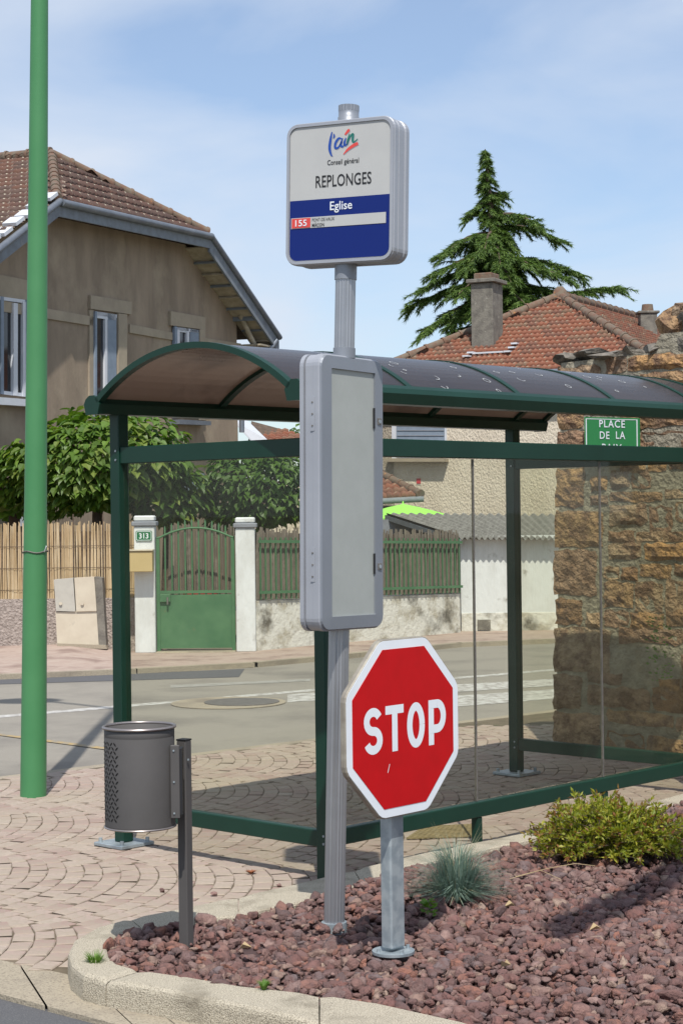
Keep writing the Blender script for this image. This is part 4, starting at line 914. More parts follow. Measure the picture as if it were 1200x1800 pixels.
part('lock_box', MB().bevbox(V((gx0+.1, gy-.03, zar-.07)), (.13, .03, .1), .006), 'gategreen', gt); part('handle', MB().tube([V((gx0+.13, gy-.05, zar-.06)), V((gx0+.13, gy-.06, zar-.15))], .012, 8), 'cast', gt)
part('sill', MB().bevbox(V(((gx0+gx1)/2, DG+.05, -.005)), (gx1-gx0+.03, .3, .05), .01), 'gutter', gt)
# grey reed mat behind the gate
b = MB(); x_ = gx0+.1
while x_ < gx1:
    r_ = rs.uniform(.008, .016); b.tube([V((x_, gy+.35, .25)), V((x_+rs.uniform(-.03, .03), gy+.35+rs.uniform(-.02, .02), AD(340, 927, DG).z+rs.uniform(-.06, .04)))], r_, 5, tone=rs.random()); x_ += r_*2.1
o = link('grey_reed_mat', b.mesh('grey_reed_mat', 'reedgrey')); tag(o, 'weathered grey reed mat standing right behind the green gate', 'screen', kind='stuff')
for i, (px, w_, lab) in enumerate(((343, .3, 'larger faded red plastic tub behind the bars of the gate'), (368, .22, 'smaller faded red plastic tub at the right behind the gate bars'))):
    c = AD(px, 1050, DG+.28); b = MB(); rings = [[V((c.x+r_*math.cos(a*math.pi/10), c.y+r_*.35*math.sin(a*math.pi/10), z_)) for a in range(20)] for r_, z_ in ((w_*.4, c.z-.2), (w_*.5, c.z+.05), (w_*.53, c.z+.06), (w_*.53, c.z+.085-.03*i), (w_*.47, c.z+.08-.03*i), (w_*.4, c.z-.1))]
    o = link('red_tub', b.rings(rings, smooth=True, cap0=True, cap1=True).mesh('red_tub', 'redplastic')); tag(o, lab, 'tub', 'red tubs')
# meter cabinets, leaning
ca = AD(139, 1016, YL-.15); D1 = YL-.2
cab = thing('meter_cabinet', G(139, 1135, .05), 'leaning beige twin door utility cabinet against the plinth wall', 'cabinet')
def quadbox(pts4, D, dep, m, name, par, **k): return part(name, MB().prism([AD(x_, y_, D) for x_, y_ in pts4], V((0, dep, 0))), m, par, **k)
quadbox([(101, 1132), (174, 1136), (170, 1074), (98, 1076)], D1, .15, 'beige', 'base', cab)
quadbox([(99, 1074), (133, 1075), (129, 1016), (95, 1019)], D1-.02, .18, 'beige2', 'door', cab, label='grey beige left door'); quadbox([(134.5, 1075), (170, 1074), (166, 1014), (131, 1016)], D1-.02, .18, 'beige', 'door', cab)
quadbox([(171, 1136), (187, 1135), (180, 1016), (167.5, 1014)], D1+.01, .3, 'concrete', 'side_slab', cab); quadbox([(101, 1138), (188, 1141), (186, 1134), (101, 1131)], D1-.03, .2, 'gutter', 'foot', cab)
for px in (107, 145): p = AD(px, 1061, D1-.03); part('knob', MB().tube([p, p-V((0, .012, 0))], .02, 16), 'beige', cab)
# right fence
pA = V((X(449, DG+.1), DG+.1, 0)); pB = V((X(806, 25.6), 25.6, 0)); fd = (pB-pA); FL = fd.length; fd.normalize(); fn = V((fd.y, -fd.x, 0))
def HZ(px, py):   # z on the fence plane
    return PLN(px, py, pA, fn).z
rw = link('garden_wall', MB().prism([pA+fn*.0, pB+fn*.0, pB+Z*HZ(806, 1044), pA+Z*HZ(450, 1056)], -fn*.2).mesh('garden_wall', 'dirtywall')); tag(rw, 'low stained whitewashed garden wall under the green picket fence', 'wall')
fe2 = thing('picket_fence', pA, 'green iron picket fence backed with grey reeds on the low wall', 'fence')
zf0a, zf0b, zf1a, zf1b = HZ(450, 1054), HZ(806, 1042), HZ(450, 930), HZ(806, 934)
def fz(t_, a, b_): return a+(b_-a)*t_
nb2 = 44
for i in range(nb2):
    t_ = (i+.5)/nb2; p = pA+fd*(FL*t_)+fn*.03; part('picket', MB().box(p+Z*((fz(t_, zf0a, zf0b)+fz(t_, zf1a, zf1b)-.1)/2), (.016, .016, fz(t_, zf1a, zf1b)-.1-fz(t_, zf0a, zf0b)), (fd, fn, Z)), 'gategreen', fe2)
for off in (.07, -.18):
    za, zb_ = (zf0a+.07, zf0b+.07) if off > 0 else (zf1a-.17, zf1b-.17)
    part('rail', MB().prism([pA+fn*.045+Z*za, pB+fn*.045+Z*zb_, pB+fn*.045+Z*(zb_+.035), pA+fn*.045+Z*(za+.035)], fn*.012), 'gategreen', fe2)
b = MB(); s_ = .02
while s_ < FL:
    r_ = rs.uniform(.009, .015); t_ = s_/FL; p = pA+fd*s_-fn*.01; b.tube([p+Z*fz(t_, zf0a, zf0b), p+fd*rs.uniform(-.02, .02)+Z*(fz(t_, zf1a, zf1b)+rs.uniform(-.05, .03))], r_, 5, tone=rs.random()); s_ += r_*1.9
part('reeds', b, 'reedgrey', fe2, kind='stuff')
part('reed_backing', MB().prism([pA-fn*.04+Z*zf0a, pB-fn*.04+Z*zf0b, pB-fn*.04+Z*(zf1b-.05), pA-fn*.04+Z*(zf1a-.05)], -fn*.01), 'bark', fe2)
# white shed with corrugated roof
DSH = 25.9; sx0, sx1 = X(808, DSH), X(1040, DSH)
shd = thing('lean_to_shed', V((sx0, DSH, 0)), 'white washed low shed with grey corrugated cement roof', 'shed')
zev = AD(860, 948, DSH-.15).z
part('wall', MB().box(V(((sx0+sx1)/2, DSH+.1, zev/2+.02)), (sx1-sx0, .2, zev+.05)), 'whitewall', shd); part('wall', MB().box(V((sx0+.1, DSH+1.2, zev/2)), (.2, 2.0, zev)), 'whitewall', shd)
part('wall_foot', MB().bevbox(V(((sx0+sx1)/2, DSH-.004, .13)), (sx1-sx0, .02, .26), .004), 'dirtywall', shd)
rl0, rr0 = AD(806, 945, DSH-.2), AD(1060, 948, DSH-.2); rl1, rr1 = AD(676, 903, DSH+2.6), AD(1060, 905, DSH+2.6)
b = MB(); nu = 150; 
vsu = []
for k in (0, 1):
    for i in range(nu+1):
        t_ = i/nu; p = (rl0.lerp(rr0, t_) if k == 0 else rl1.lerp(rr1, t_)); vsu.append(p+Z*(.022*math.cos(t_*nu*math.pi/3)))
b.add(vsu, [(i, i+1, nu+2+i, nu+1+i) for i in range(nu)], smooth=True); b.add([v-Z*.015 for v in vsu], [(i, i+1, nu+2+i, nu+1+i) for i in range(nu)], smooth=True)
b.add([vsu[i] for i in range(nu+1)]+[vsu[i]-Z*.015 for i in range(nu+1)], [(i, i+1, nu+2+i, nu+1+i) for i in range(nu)])
part('corrugated_roof', b, 'fibro', shd)
part('rake_board', MB().prism([rl0-Z*.02, rl1-Z*.02, rl1-Z*.09, rl0-Z*.09], V((.03, 0, 0))), 'greywood', shd)
part('back_wall', MB().box(V((X(760, DSH+2.4), DSH+2.5, .8)), (1.6, .1, 1.55)), 'capgrey', shd)
part('drain_block', MB().box(AD(850, 1098, DSH-.03), (.18, .05, .14)), 'concrete', shd)
# parasol
pz = AD(708, 886, 29.5); par = thing('parasol', V((pz.x, 29.5, 0)), 'lime green garden parasol behind the corrugated roof', 'parasol')
b = MB(); n = 40; rings = []
for r_, z_ in ((.01, 0), (.25, -.05), (.55, -.13), (.82, -.21)): rings.append([pz+V((r_*math.cos(6.283*k/n), r_*math.sin(6.283*k/n), z_-.015*abs(math.sin(4*6.283*k/n))*r_)) for k in range(n)])
rings.append([pz+V((.82*math.cos(6.283*k/n), .82*math.sin(6.283*k/n), -.24-(.015 if k % 2 else 0))) for k in range(n)])
part('canopy', b.rings(rings), 'lime', par); part('tip', MB().tube([pz, pz+Z*.05], [.02, .006], 8), 'lime', par); part('pole', MB().tube([V((pz.x, 29.5, 0)), pz], .02, 8), 'pvc', par)
# ------------------------------------------------------------------ roof tiles
def tile_variant(w_, l_, tone):
    """double-lobed interlocking clay tile: x across, y up the slope, z normal"""
    prof = [(-.5, 0), (-.42, .02), (-.30, .034), (-.18, .02), (-.06, 0), (.06, .018), (.2, .034), (.34, .018), (.46, 0), (.5, 0)]
    vs = [(a*w_, 0, h_*1.25+.034) for a, h_ in prof]+[(a*w_, l_, h_*.9+.004) for a, h_ in prof]+[(a*w_, 0, h_*.3-.004) for a, h_ in prof]
    n = len(prof); fs = [(i, i+1, n+i+1, n+i) for i in range(n-1)]+[(2*n+i, 2*n+i+1, i+1, i) for i in range(n-1)]
    return vs, fs, tone
def inside2(p, poly):
    c = False; j = len(poly)-1
    for i in range(len(poly)):
        if (poly[i][1] > p[1]) != (poly[j][1] > p[1]) and p[0] < (poly[j][0]-poly[i][0])*(p[1]-poly[i][1])/(poly[j][1]-poly[i][1])+poly[i][0]: c = not c
        j = i
    return c
def tile_plane(poly3, m, parent, w_=.23, ex=.22, budget=300, seedv=0, vis=None):
    """tile a planar 3D polygon; first edge poly3[0]->poly3[1] is the eave"""
    o_ = V(poly3[0]); ux = (V(poly3[1])-o_).normalized(); nn = None
    nn = ux.cross(V(poly3[2])-o_).normalized()
    if nn.z < 0: nn = -nn
    uy = nn.cross(ux)
    if uy.z < 0: uy = -uy; ux = -ux
    if ux.cross(uy).dot(nn) < 0: ux = -ux
    P2 = [((V(p)-o_).dot(ux), (V(p)-o_).dot(uy)) for p in poly3]
    part('underlay', MB().add([V(p)-nn*.002 for p in poly3], [tuple(range(len(poly3)))]), 'bark', parent)
    rs_ = random.Random(seedv); var = []; 
    for i in range(10):
        v, f, t_ = tile_variant(w_, ex*1.12, rs_.random()); var.append((v, f, t_))
    ms_ = [MB().add(v, f, t_, True).mesh('tile', m) for v, f, t_ in var]
    x0, x1 = min(p[0] for p in P2), max(p[0] for p in P2); y0, y1 = min(p[1] for p in P2), max(p[1] for p in P2)
    jobs = []; r_ = 0; y_ = y0
    while y_ < y1:
        x_ = x0+(w_/2 if r_ % 2 else 0)
        while x_ < x1+w_:
            if inside2((x_, y_+ex*.45), P2): jobs.append((x_, y_))
            x_ += w_
        y_ += ex; r_ += 1
    rot = Matrix((ux, uy, nn)).transposed().to_4x4(); restb = MB(); cnt = 0
    def okv(p):
        if vis is None: return True
        d = p-CP; d = d*(F/d.y); px = 600+d.dot(RT)
        return vis[0] <= px <= vis[1]
    for x_, y_ in jobs:
        p = o_+ux*x_+uy*y_; mw = Matrix.Translation(p+nn*rs_.uniform(0, .006)) @ rot @ Matrix.Rotation(rs_.uniform(-.02, .02), 4, 'Z') @ Matrix.Rotation(rs_.uniform(-.015, .015), 4, 'X')
        if cnt < budget and okv(p): link('tile', rs_.choice(ms_), parent, mw); cnt += 1
        else:
            v, f, t_ = rs_.choice(var); restb.add([mw @ V(q) for q in v], f, t_, True)
    if restb.v: part('tiles', restb, m, parent, kind='stuff')
    print('tiles', cnt, len(jobs)); return nn
def ridge_caps(p, q, m, parent, r_=.11, ln=.36):
    p, q = V(p), V(q); n = max(1, int((q-p).length/ln)); d = (q-p).normalized()
    for i in range(n):
        a = p.lerp(q, i/n); c = p.lerp(q, (i+1)/n)+d*.03; part('ridge_tile', MB().tube([a, a+d*.04, a+d*.05, c], [r_*1.18, r_*1.18, r_, r_*.95], 10), m, parent)
# ------------------------------------------------------------------ left house (gable with clipped hip)
HU = V((-.344, -.939, 0)).normalized(); HN = V((.939, -.344, 0)).normalized()
HR = AD(420, 900, 34.0); HR.z = 0
OV = .42
def FP(px, py, off=0.0): return PLN(px, py, HR+HN*off, HN)
def sz(p): return ((p-HR).dot(HU), p.z)
lh = thing('brown_house', HR, 'brown rendered house with clipped gable and brown tiled roof behind the straw screen', 'house')
rakeL = (FP(0, 432, OV), FP(100, 354, OV)); rakeR = (FP(365, 414, OV), FP(487, 594, OV))
def sint(p1_, p2_, p3_, p4_):
    (x1, y1), (x2, y2), (x3, y3), (x4, y4) = map(sz, (p1_, p2_, p3_, p4_)); d = (x1-x2)*(y3-y4)-(y1-y2)*(x3-x4)
    return (((x1*y2-y1*x2)*(x3-x4)-(x1-x2)*(x3*y4-y3*x4))/d, ((x1*y2-y1*x2)*(y3-y4)-(y1-y2)*(x3*y4-y3*x4))/d)
rsg = sint(*rakeL, *rakeR)
def FS(s_, z_, off): return HR+HU*s_+HN*off+Z*z_
# ridge front end: choose the setback so it projects on column 90
best = min((abs((600+(lambda d: d.dot(RT)*F/d.y)(FS(rsg[0], rsg[1], OV-q)-CP))-90), q) for q in [i*.02 for i in range(0, 200)])
def proj(p): d = p-CP; return (600+d.dot(RT)*F/d.y, 900-d.dot(UP)*F/d.y)
qb = best[1]; AP = FS(rsg[0], rsg[1], OV-qb); AP.z = AD(88, 275, AP.y).z; zrd = AP.z; print('apex', rsg, qb, proj(AP), 'rakes', sz(rakeL[0]), sz(rakeL[1]), sz(rakeR[0]), sz(rakeR[1]))
EL, ER = rakeL[1], rakeR[0]     # clipped eave ends
RB_ = rakeR[1]; dl = (rakeL[0]-rakeL[1]); RLb = rakeL[1]+dl*((rakeL[1].z-3.6)/-dl.z)
# wall polygon
def inw(p, ds=0.0, dz=-.13): s_, z_ = sz(p); return FS(s_, z_+dz, 0)
sR = 0.0
zR = RB_.z+.25
wallpoly = [FS(0, 0, 0), FS(0, rakeR[0].z-.1-(rakeR[0].z-RB_.z)*((sz(rakeR[0])[0]-0)/(sz(rakeR[0])[0]-sz(RB_)[0])), 0), inw(ER), inw(EL), inw(RLb), FS(sz(RLb)[0], 0, 0)]
part('wall', MB().prism(wallpoly, -HN*.3), 'render', lh)
part('side_wall', MB().box(FS(-.0, 2.3, -4)+HU*.15, (.3, 7.4, 4.6), (HU, HN, Z)), 'render', lh)
rf = part('roof', MB().prism([AP, FS(rsg[0], zrd, -9), FS(rsg[0], zrd-.25, -9), AP-Z*.25], HU*.02), 'bark', lh)
# planes
tile_plane([EL, ER, AP], 'tilebrown', rf, .27, .27, 200, 1)
sd = (EL-AP); sd = sd-HN*sd.dot(HN); sd.normalize()
tile_plane([EL+sd*3.2, EL+sd*3.2-HN*9, FS(rsg[0], zrd, -8.6), AP, EL], 'tilebrown', rf, .27, .27, 300, 2, vis=(-30, 140))
tile_plane([RB_+HN*.0, RB_-HN*9, FS(rsg[0], zrd, -8.6), AP, ER], 'tilebrown', rf, .24, .3, 0, 3)
ridge_caps(ER+Z*.06, AP+Z*.05, 'ridge', rf, .075, .36); ridge_caps(EL+Z*.05, AP+Z*.05, 'ridge', rf, .075, .3); ridge_caps(AP+Z*.05, FS(rsg[0], zrd+.05, -6), 'ridge', rf, .09, .4)
# fascias with gutter
def fascia(p, q, h_, m, name, par, dz=0.0, th_=.04):
    return part(name, MB().prism([p+Z*dz, q+Z*dz, q+Z*(dz-h_), p+Z*(dz-h_)], HN*th_), m, par)
RLx = rakeL[1]+dl*2.2
fascia(EL, ER, .2, 'greywood', 'fascia', lh, -.02); fascia(RLx, EL, .2, 'greywood', 'fascia', lh, -.02); fascia(ER, RB_, .26, 'greywood', 'fascia', lh, -.02)
part('gutter', MB().tube([EL+HN*.08-Z*.02, ER+HN*.08-Z*.02], .055, 12), 'zinc', lh); part('verge_flashing', MB().tube([ER+HN*.06+Z*.0, RB_+HN*.06+Z*.0], .05, 10), 'zinc', lh); part('verge_flashing', MB().tube([RLx+HN*.06, EL+HN*.06], .05, 10), 'zinc', lh)
for k in range(6):  # stepped pale flashings on the left verge
    t0 = .10+k*.2; p = EL+dl*t0*1.0; part('stepped_flashing', MB().box(p-HN*.06+Z*(.13+.02*(k%2)), (.26, .22, .05), ((dl).normalized(), HN, (dl.normalized().cross(HN)))), 'pvc', rf)
# soffit under the right rake
sof = part('soffit', MB().prism([ER-Z*.20, RB_-Z*.24, RB_-Z*.24-HN*(OV+.02), ER-Z*.20-HN*(OV+.02)], Z*.02), 'soffit', lh)
for k in range(1, 9):
    p = ER.lerp(RB_, k/9)-Z*.245; part('batten', MB().box(p-HN*OV*.5, (.035, OV*1.0, .035), ((RB_-ER).normalized(), HN, (RB_-ER).normalized().cross(HN))), 'greywood' if k % 2 else 'soffit', sof)
part('soffit', MB().prism([RB_-Z*.2, RB_-Z*.2+HU*.8, RB_-Z*.2+HU*.8-HN*1.5, RB_-Z*.2-HN*1.5], Z*.03), 'soffit', lh)
part('brace', MB().box(FS(.12, RB_.z+.28, .2), (.1, .42, .1), (HU, HN, Z)), 'greywood', lh); part('brace', MB().tube([FS(.2, RB_.z+.35, .15), FS(-.3, RB_.z-.22, .25)], .05, 6), 'soffit', lh)
dpt = [FP(486, 598, OV+.05), FP(478, 610, OV), FP(455, 618, .25), FP(430, 624, .06), FP(425, 640, .06), FP(425, 760, .06)]
part('downpipe', MB().tube(dpt, .05, 12), 'zinc', lh)
# string course and window surrounds, proud of the wall
def fquad(px4, m, name, par, off=.0, th_=.03, label=None): return part(name, MB().prism([FP(x_, y_, off) for x_, y_ in px4], HN*th_), m, par, label=label)
fquad([(-40, 541), (162, 573), (162, 557), (-40, 521)], 'rendertrim', 'string_course', lh)
fquad([(226, 585), (301, 598), (301, 585), (226, 570)], 'rendertrim', 'string_course', lh); fquad([(356, 607), (421, 618), (421, 604), (356, 594)], 'rendertrim', 'string_course', lh)
def house_window(x0, x1, yt0, yt1, yb0, yb1, surround, panes=True, jl=9, jr=9):
    wdw = fquad([(x0, yb0), (x1, yb1), (x1, yt1), (x0, yt0)], 'pane', 'window', lh, .0, .012); 
    def ip(u, v): x_ = x0+(x1-x0)*u; a = yt0+(yt1-yt0)*u; c = yb0+(yb1-yb0)*u; return (x_, a+(c-a)*v)
    def q(u0, u1, v0, v1, m, name, th_, off=.012, par=wdw): fquad([ip(u0, v1), ip(u1, v1), ip(u1, v0), ip(u0, v0)], m, name, par, off, th_)
    q(0, 1, 0, .035, 'pvc', 'frame_top', .03)
    return wdw, q
# window A far left
wd_, q = house_window(-26, 47, 518, 528, 690, 698, None); q(.33, .40, .0, 1, 'shutter', 'shutter', .04); q(.62, .72, .05, 1, 'pvc', 'casement', .05); q(.86, .93, .02, 1, 'pvc', 'frame_side', .04); q(.93, 1.0, 0, 1, 'shutter', 'shutter', .05); q(.4, .93, .965, 1, 'pvc', 'frame_bottom', .03)
fquad([(-26, 520), (52, 529), (52, 494), (-26, 478)], 'rendertrim', 'lintel', lh); fquad([(47, 700), (54, 701), (54, 496), (47, 495)], 'rendertrim', 'window_jamb', lh); fquad([(-26, 711), (56, 716), (56, 704), (-26, 698)], 'pvc', 'sill', lh, 0, .15)
# window B
wd_, q = house_window(163, 203, 547, 553, 735, 735, None); q(.0, .08, 0, 1, 'shutter', 'shutter', .05); q(.12, .95, .0, .06, 'pvc', 'frame_top', .03); q(.46, .56, .06, 1, 'pvc', 'casement', .04); q(.60, .98, .0, 1, 'shutter', 'shutter', .03)
fquad([(155, 543), (227, 553), (227, 531), (155, 519)], 'rendertrim', 'lintel', lh, 0, .05); fquad([(203, 738), (218, 738), (218, 553), (203, 551)], 'rendertrim', 'window_jamb', lh, 0, .06); fquad([(155, 738), (162, 738), (162, 545), (155, 544)], 'rendertrim', 'window_jamb', lh, 0, .03)
# window C
wd_, q = house_window(303, 347, 574, 580, 735, 735, None); q(0, .1, 0, 1, 'shutter', 'shutter', .05); q(.1, .6, .0, .05, 'pvc', 'frame_top', .03); q(.1, .22, .03, 1, 'pvc', 'casement', .04); q(.5, .6, .03, 1, 'pvc', 'casement', .04); q(.66, 1, 0, 1, 'shutter', 'shutter', .03)
fquad([(296, 572), (357, 580), (357, 558), (296, 547)], 'rendertrim', 'lintel', lh, 0, .05); fquad([(347, 738), (357, 738), (357, 580), (347, 579)], 'rendertrim', 'window_jamb', lh, 0, .05)
fquad([(297, 746), (353, 748), (353, 741), (297, 738)], 'zinc', 'sill', lh, 0, .2)
# lower floor openings glimpsed behind the trees
fquad([(-20, 925), (32, 925), (32, 868), (-20, 868)], 'pane', 'window', lh, 0, .02); fquad([(-20, 870), (6, 870), (6, 818), (-20, 818)], 'pane', 'window', lh, 0, .02); fquad([(28, 925), (42, 925), (42, 868), (28, 868)], 'pvc', 'window_frame', lh, 0, .04); fquad([(322, 868), (356, 868), (356, 832), (322, 832)], 'shutter', 'shutter', lh, 0, .05)
# ------------------------------------------------------------------ cream house on the right
UL = V((-.89, .46, 0)).normalized(); UD = V((.46, .89, 0)).normalized(); zE = 4.18
CR = V((5.58, 32.0, zE)); WF = 5.94; CL = CR+UL*WF; k_ = WF/2
zA = 5.80; A_ = CR+UL*k_+UD*k_; A_.z = zA; B_ = A_+UD*6.5; CBR = CR+UD*(k_+6.5)
rh = thing('cream_house', V((CR.x, CR.y, 0)), 'cream roughcast house with orange brown hipped tile roof', 'house')
of = .35
wl = CL-UL*of+UD*of; wr = CR+UL*of+UD*of
part('wall', MB().prism([V((wl.x, wl.y, 0)), V((wr.x, wr.y, 0)), V((wr.x, wr.y, zE-.05)), V((wl.x, wl.y, zE-.05))], UD*.25), 'roughcast', rh)
part('side_wall', MB().prism([V((wr.x, wr.y, 0)), V((wr.x, wr.y, zE-.05)), V((wr.x, wr.y, zE-.05))+UD*8.5, V((wr.x, wr.y, 0))+UD*8.5], UL*.25), 'roughcast', rh)
part('side_wall', MB().prism([V((wl.x, wl.y, 0)), V((wl.x, wl.y, zE-.05)), V((wl.x, wl.y, zE-.05))+UD*8.5, V((wl.x, wl.y, 0))+UD*8.5], -UL*.25), 'roughcast', rh)
rf2 = part('roof', MB().prism([CR-Z*.08, CL-Z*.08, CL-Z*.08+UD*(k_+6.5), CBR-Z*.08], Z*.04), 'soffit', rh)
tile_plane([CR, CL, A_], 'tile', rf2, .21, .185, 300, 4)
tile_plane([CR, CBR, B_, A_], 'tile', rf2, .21, .185, 0, 5); tile_plane([CL, CL+UD*(k_+6.5), B_, A_], 'tile', rf2, .3, .3, 0, 6)
ridge_caps(CR+Z*.05, A_+Z*.07, 'ridge', rf2, .085, .36); ridge_caps(CL+Z*.05, A_+Z*.07, 'ridge', rf2, .085, .36); ridge_caps(A_+Z*.07, B_+Z*.07, 'ridge', rf2, .09, .36)
part('finial', MB().tube([A_+Z*.0, A_+Z*.16, A_+Z*.24], [.16, .13, .06], 10), 'ridge', rf2)
part('gutter', MB().tube([CL+V((0, -.06, -.04)), CR+V((0, -.06, -.04))], .06, 12), 'zinc', rh)
# chimney standing on the front slope
nF = (CL-CR).cross(A_-CR).normalized(); nF = nF if nF.z > 0 else -nF
cbs = PLN(858, 612, CR, nF); cw = 53/F*cbs.y
ztop = AD(860, 499, cbs.y+.2).z; AXC = (-UL, UD, Z)
chm = part('chimney', MB().bevbox(V((cbs.x, cbs.y+.25, (cbs.z-.5+ztop)/2)), (cw*.78, .5, ztop-cbs.z+.5), .015, AXC), 'concrete', rh)
part('chimney_slab', MB().bevbox(V((cbs.x, cbs.y+.25, ztop+.04)), (cw*1.02, .64, .07), .01, AXC), 'concrete', chm); part('chimney_head', MB().bevbox(V((cbs.x, cbs.y+.25, ztop+.13)), (cw*.62, .42, .13), .015, AXC), 'ridge', chm)
for k, (x_, y_) in enumerate(((820, 626), (828, 620), (893, 618), (900, 611), (905, 604))): part('flashing', MB().box(PLN(x_, y_, CR+nF*.07, nF), (.12, .16, .03), AXC), 'pvc', chm)
part('flashing', MB().box(PLN(858, 620, CR+nF*.06, nF), (.62, .12, .03), AXC), 'pvc', chm)
# window with roller shutter
def RP(px, py, off=0.0): return PLN(px, py, V((wr.x, wr.y, 0))-UD*off, UD)
def rq(px4, m, name, par, off, th_): return part(name, MB().prism([RP(x_, y_, off) for x_, y_ in px4], -UD*th_), m, par)
wn = rq([(689, 808), (785, 808), (785, 690), (689, 690)], 'pvc', 'window', rh, .0, .02); rq([(697, 803), (781, 803), (781, 690), (697, 690)], 'shutter', 'roller_shutter', wn, .02, .02)
for k in range(12): rq([(698, 802-k*9), (780, 802-k*9), (780, 801-k*9), (698, 801-k*9)], 'silverlite', 'slat', wn, .04, .012)
rq([(682, 812), (788, 812), (788, 806), (682, 806)], 'rendertrim', 'sill', rh, 0, .2)
vt = rq([(732, 850), (739, 850), (739, 841), (732, 841)], 'redplastic', 'vent_brick', rh, 0, .01)
# annex with its own tiled lean-to roof, left of the cream wall
an0, an1 = AD(590, 880, 30.6), AD(739, 872, 30.6); at = AD(640, 822, 32.2)
anx = thing('tiled_annex', V((an1.x, 30.6, 0)), 'low annex with orange tiled roof beside the cream house', 'annex')
rf3 = part('roof', MB().prism([an0, an1, V((at.x, at.y, at.z))], Z*-.03), 'soffit', anx)
tile_plane([an0, an1, at, V((an0.x, at.y, at.z))], 'tile', rf3, .24, .22, 120, 9); ridge_caps(an1+Z*.03, at+Z*.04, 'ridge', rf3, .07, .3)
part('gutter', MB().tube([an0-Z*.05, an1-Z*.05+V((.05, 0, 0))], .05, 10), 'greywood', anx)
part('wall', MB().box(V(((an0.x+an1.x)/2-.1, 31.0, an1.z/2-.1)), (an1.x-an0.x-.3, .2, an1.z-.1)), 'bark', anx)
# distant red-roofed house seen under the shelter roof on the left
dh = AD(470, 770, 42); ds = thing('distant_house', V((dh.x, 43, 0)), 'small house with bright orange tile roof and white verge beyond the brown house', 'house')
r0, r1, r2, r3 = AD(415, 790, 42), AD(560, 790, 42), AD(520, 757, 44), AD(436, 742, 44)
rf4 = part('roof', MB().prism([r0-Z*.05, r1-Z*.05, r1-Z*.1, r0-Z*.1], V((0, 3, 0))), 'soffit', ds)
tile_plane([AD(435, 782, 42), AD(560, 782, 42), AD(505, 757, 43.5), AD(442, 740, 43.5)], 'tile', rf4, .3, .27, 60, 12)
part('verge_board', MB().prism([AD(411, 743, 42), AD(432, 739, 43.5), AD(470, 776, 41.8), AD(455, 790, 41.8)], Z*.04), 'pvc', ds)
part('wall', MB().box(V((dh.x+.2, 43.2, 1.2)), (2.1, 1.5, 2.3)), 'roughcast', ds)
# second chimney top peeping above the stone wall
tc2 = AD(1137, 548, 38); o = thing('clay_chimney_pot', V((tc2.x, 38, tc2.z-.4)), 'squat lichened chimney with slab peeping above the stone wall', 'chimney')
part('stack', MB().bevbox(tc2-Z*.4, (.34, .34, .7), .01), 'concrete', o); part('slab', MB().bevbox(tc2-Z*.02, (.44, .4, .05), .01), 'concrete', o); part('pot', MB().tube([tc2, tc2+Z*.15], [.13, .11], 10), 'ridge', o)
# ------------------------------------------------------------------ trees behind the fence
def leaf_mesh(tone, l_=.17, w_=.15, m='catalpa'):
    vs = [(0, 0, 0), (w_*.45, l_*.12, .012), (w_*.5, l_*.42, .006), (w_*.22, l_*.78, -.018), (0, l_, -.05), (-w_*.22, l_*.78, -.018), (-w_*.5, l_*.42, .006), (-w_*.45, l_*.12, .012), (0, l_*.45, -.014)]
    return vs, [(0, 1, 8), (1, 2, 8), (2, 3, 8), (3, 4, 8), (4, 5, 8), (5, 6, 8), (6, 7, 8), (7, 0, 8)], tone
def broad_tree(c, rx, ry, rz, nleaf, label, group, seedv, sc=1.0, m='catalpa', nparts=300):
    rs_ = random.Random(seedv); t = thing('garden_tree', V((c.x, c.y, 0)), label, 'tree', group)
    tr = MB().tube([V((c.x, c.y, 0)), V((c.x+.05, c.y, c.z-rz*.6)), V((c.x, c.y, c.z))], [.09, .07, .03], 10)
    limbs = []
    for i in range(9):
        d = rdir(rs_, -.1); e = c+V((d.x*rx*.75, d.y*ry*.75, d.z*rz*.7)); tr.tube([c-Z*rz*.5, c.lerp(e, .5)-Z*.05, e], [.04, .025, .01], 6); limbs.append(e)
    part('trunk', tr, 'bark', t)
    var = [leaf_mesh(rs_.random(), .17*sc*rs_.uniform(.5, 1.3), .15*sc*rs_.uniform(.55, 1.15)) for _ in range(10)]
    lumps = [(rdir(rs_), rs_.uniform(.12, .5)) for _ in range(14)]
    L_ = []
    for i in range(nleaf):
        d = rdir(rs_); bumpf = 1-.2+max([h_*max(0, d.dot(ld)-.75)*4 for ld, h_ in lumps]); k = bumpf*(rs_.uniform(.5, 1.0)**.45)
        p = c+V((d.x*rx*k, d.y*ry*k, d.z*rz*k*(1 if d.z > 0 else .9)))
        az = math.atan2(d.y, d.x)+rs_.uniform(-.7, .7); dn = V((math.cos(az), math.sin(az), rs_.uniform(-.95, -.1)+.5*max(0, d.z))).normalized()
        nn = (V((0, 0, 1))+d*.6+rdir(rs_)*.45); nn = (nn-dn*nn.dot(dn)).normalized(); xx = dn.cross(nn)
        mw = Matrix((( xx.x, dn.x, nn.x, p.x), (xx.y, dn.y, nn.y, p.y), (xx.z, dn.z, nn.z, p.z), (0, 0, 0, 1))); L_.append((p.y-.25*k, mw))
    L_.sort(key=lambda a: a[0]); ms_ = [MB().add(v, f, t_).mesh('leaf', m) for v, f, t_ in var]; restb = MB()
    crown = None
    for i, (_, mw) in enumerate(L_):
        if i >= nparts: v, f, t_ = rs_.choice(var); restb.add([mw @ V(q) for q in v], f, rs_.random())
    crown = part('crown', restb, m, t)
    for i, (_, mw) in enumerate(L_[:nparts]): link('leaf', rs_.choice(ms_), crown, mw)
